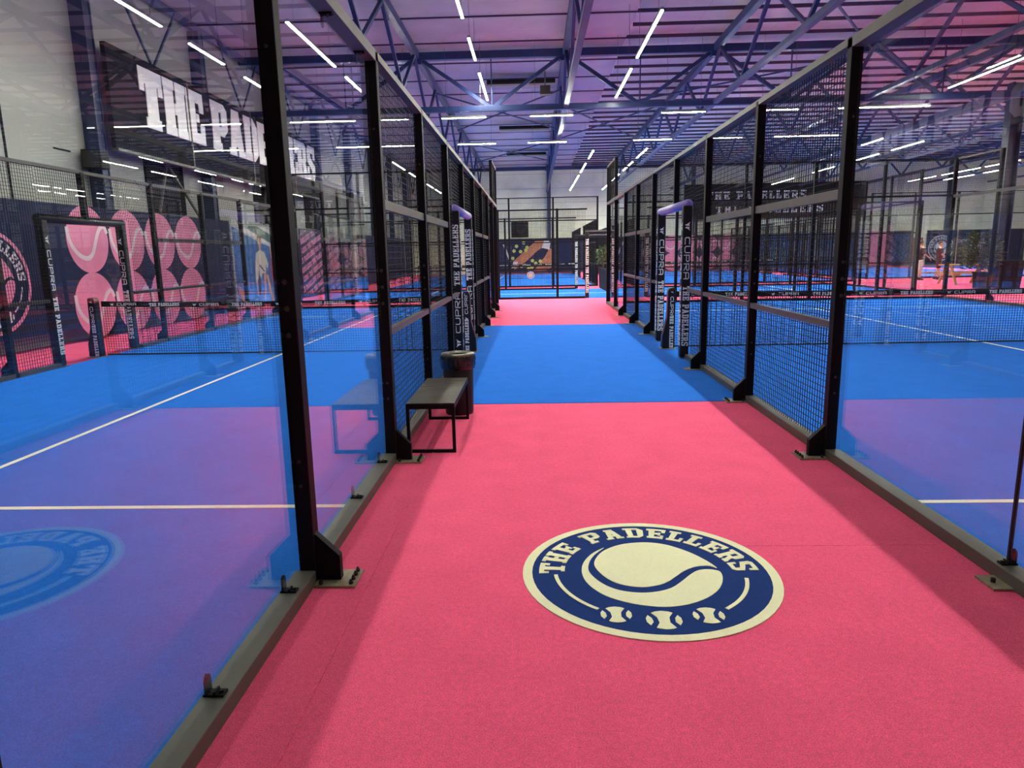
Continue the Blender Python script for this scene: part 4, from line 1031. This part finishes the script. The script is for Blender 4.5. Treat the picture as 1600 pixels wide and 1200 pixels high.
planter('tall black planter at the walkway end beside the right fence corner', 3.0, 29.4, .36, .88)
shrub('light green shrub in the tall planter at the walkway end', 3.0, 29.4, .88, 1.75, .3, 260, 'leaf', .15)

# ------------------------------------------------------------------ people
def skin_mesh(name, parent, pts, edges, rad, m, sub=2):
    me = bpy.data.meshes.new(name); me.from_pydata(pts, edges, []); me.materials.append(M[m])
    o = bpy.data.objects.new(name, me); COL.objects.link(o); o.parent = parent
    sk = o.modifiers.new('skin', 'SKIN'); sk.use_smooth_shade = True
    if not me.skin_vertices: me.skin_vertices.new()
    sv = me.skin_vertices[0].data
    for i, r in enumerate(rad): sv[i].radius = r if isinstance(r, tuple) else (r, r)
    sv[0].use_root = True
    ss = o.modifiers.new('sub', 'SUBSURF'); ss.levels = sub; ss.render_levels = sub
    WL[o.name] = Vector((0, 0, 0))
    return o
def person(label, x, y, face, top_m, leg_m, long_legs=True, stride=.32, H=1.76):
    """standing / walking figure; face = angle the body faces, local x forward"""
    t = thing('person', label, 'person', (x, y, 0), None); t.rotation_euler = (0, 0, face)
    k = H/1.76; s = stride
    P = [(0,0,.96),(0,0,1.12),(.01,0,1.32),(.01,0,1.44),(.02,0,1.53),(.03,0,1.62),(.03,0,1.70),
         (0,.10,.90),(s*.45,.10,.50),(s*.35,.10,.09),(s*.35+.14,.10,.04),
         (0,-.10,.90),(-s*.1,-.10,.50),(-s*.9,-.10,.12),(-s*.9+.12,-.10,.04),
         (.0,.17,1.42),(-.06,.22,1.15),(.06,.23,.92),(.10,.23,.85),
         (.0,-.17,1.42),(.08,-.22,1.16),(.26,-.21,1.02),(.33,-.20,.99)]
    P = [tuple(c*k for c in p) for p in P]
    E = [(0,1),(1,2),(2,3),(3,4),(4,5),(5,6),(0,7),(7,8),(8,9),(9,10),(0,11),(11,12),(12,13),(13,14),(3,15),(15,16),(16,17),(17,18),(3,19),(19,20),(20,21),(21,22)]
    Rr = [(.06,.08),(.07,.09),(.08,.11),(.05,.07),.050,.098,.094,.055,.05,.035,.03,.055,.05,.035,.03,.05,.040,.028,.032,.05,.040,.028,.032]
    g = lambda idx: [P[i] for i in idx]
    skin_mesh('body', t, P, E, Rr, 'skin')
    K = lambda *q: tuple(c*k for c in q)
    skin_mesh('top', t, [K(0,0,1.12), K(0,0,.86), K(.01,0,1.30), K(.01,0,1.41), K(.01,0,1.46), K(0,.15,1.41), P[16], K(0,-.15,1.41), P[20]],
              [(0,1),(0,2),(2,3),(3,4),(3,5),(5,6),(3,7),(7,8)], [(.135,.165),(.14,.18),(.14,.18),(.11,.14),(.06,.07),.085,.062,.085,.062], top_m)
    pts = [K(0,0,.97), K(0,.085,.86), P[8], K(0,-.085,.86), P[12]] + ([P[9], P[13]] if long_legs else [])
    ed = [(0,1),(1,2),(0,3),(3,4)] + ([(2,5),(4,6)] if long_legs else [])
    skin_mesh('trousers', t, pts, ed, [(.125,.125),.115,.085,.115,.085] + ([.065,.065] if long_legs else []), leg_m)
    hd = P[6]
    mb = MB().use('hair'); vs = []; fs = []; NA, NB = 8, 20
    for a in range(NA+1):
        for b_ in range(NB):
            ph = 2*PI*b_/NB
            th = (PI*.36 + PI*.30*(.5-.5*math.cos(ph)))*a/NA      # shorter over the face, lower at the nape
            vs.append((hd[0]-.012+.100*math.sin(th)*math.cos(ph), .088*math.sin(th)*math.sin(ph), hd[2]-.035+.112*math.cos(th)))
    for a in range(NA):
        for b_ in range(NB): fs.append((a*NB+b_, (a+1)*NB+b_, (a+1)*NB+(b_+1) % NB, a*NB+(b_+1) % NB))
    mb.add(vs, fs); mb.build('hair', t, smooth=True, local=True)
    for ft in (P[9], P[13]):
        mb = MB().use('black_cloth')
        mb.poly([(-.07,.0),(.20,.0),(.215,.025),(.17,.06),(.06,.085),(.03,.12),(-.05,.12),(-.075,.05)], lambda u, v, tt: (ft[0]+u, ft[1]+tt, max(0, ft[2]-.09)+v), -.045, .045)
        mb.build('shoe', t, local=True, bevel=.015)
    for sgn, wr in ((1, P[18]), (-1, P[22])):   # hands: palm, four fingers, thumb
        pts = [wr, (wr[0]+.03, wr[1], wr[2]-.05)]; ed = [(0, 1)]; rr = [(.018,.034), (.014,.036)]
        for q, ln in zip((-.03, -.01, .01, .03), (.06, .075, .07, .055)):
            i0 = len(pts); pts += [(wr[0]+.035, wr[1]+q, wr[2]-.08), (wr[0]+.045, wr[1]+q, wr[2]-.08-ln*.6), (wr[0]+.06, wr[1]+q, wr[2]-.08-ln)]; ed += [(1, i0), (i0, i0+1), (i0+1, i0+2)]; rr += [.009, .008, .007]
        i0 = len(pts); pts += [(wr[0]+.05, wr[1]-sgn*.03, wr[2]-.03), (wr[0]+.075, wr[1]-sgn*.035, wr[2]-.06)]; ed += [(0, i0), (i0, i0+1)]; rr += [.011, .009]
        skin_mesh('hand', t, pts, ed, rr, 'skin', 1)
    mb = MB().use('skin')   # nose and ears
    mb.add([(hd[0]+.055, 0, hd[2]-.035), (hd[0]+.098, 0, hd[2]-.075), (hd[0]+.06, .017, hd[2]-.082), (hd[0]+.06, -.017, hd[2]-.082)], [(0,1,2), (0,3,1), (1,3,2)])
    for sy in (-1, 1): mb.tube((hd[0]-.005, sy*.058, hd[2]-.06), (hd[0]-.012, sy*.084, hd[2]-.058), .024, 8)
    mb.build('face_detail', t, local=True)
    mb = MB().use('hair')
    for sy in (-1, 1): mb.tube((hd[0]+.05, sy*.028, hd[2]-.042), (hd[0]+.074, sy*.028, hd[2]-.042), .009, 8)
    mb.box(hd[0]+.05, hd[0]+.076, -.02, .02, hd[2]-.112, hd[2]-.106)
    mb.build('eyes_and_mouth', t, local=True)
    return t
person('person in dark maroon top and light grey trousers striding past the cafe table', 17.35, 31.0, 0.1, 'shirt', 'trouser')
person('person in black clothes standing behind the left end of the picnic table', 18.3, 31.2, -.4, 'black_cloth', 'black_cloth', False, .12, 1.72)

# ------------------------------------------------------------------ world, camera, view
w = bpy.data.worlds.new('World'); SC.world = w; w.use_nodes = True
w.node_tree.nodes['Background'].inputs['Color'].default_value = (.5, .5, .6, 1)
w.node_tree.nodes['Background'].inputs['Strength'].default_value = .02

f, pi_, ya, ro = 1080.753, .187386, -.034401, -.019560
Fv = Vector((math.sin(ya)*math.cos(pi_), math.cos(ya)*math.cos(pi_), -math.sin(pi_)))
Rv = Vector((math.cos(ya), -math.sin(ya), 0)); Uv = Rv.cross(Fv)
R2 = Rv*math.cos(ro) + Uv*math.sin(ro); U2 = -Rv*math.sin(ro) + Uv*math.cos(ro)
cam = bpy.data.cameras.new('camera'); co = bpy.data.objects.new('camera', cam); COL.objects.link(co)
cam.sensor_width = 36; cam.lens = f/1600*36; cam.clip_start = .05; cam.clip_end = 300
mt = Matrix((R2, U2, -Fv)).transposed().to_4x4(); mt.translation = Vector((0, -1.14886, 1.57029)); co.matrix_world = mt
SC.camera = co
SC.view_settings.view_transform = 'Standard'; SC.view_settings.look = 'None'
SC.view_settings.exposure = 0.72; SC.view_settings.gamma = 1
SC.view_settings.use_curve_mapping = False
SC.cycles.max_bounces = 10; SC.cycles.diffuse_bounces = 4; SC.cycles.glossy_bounces = 4
SC.cycles.transparent_max_bounces = 48; SC.cycles.transmission_bounces = 4
SC.cycles.sample_clamp_indirect = 6
SC.cycles.caustics_reflective = False; SC.cycles.caustics_refractive = False
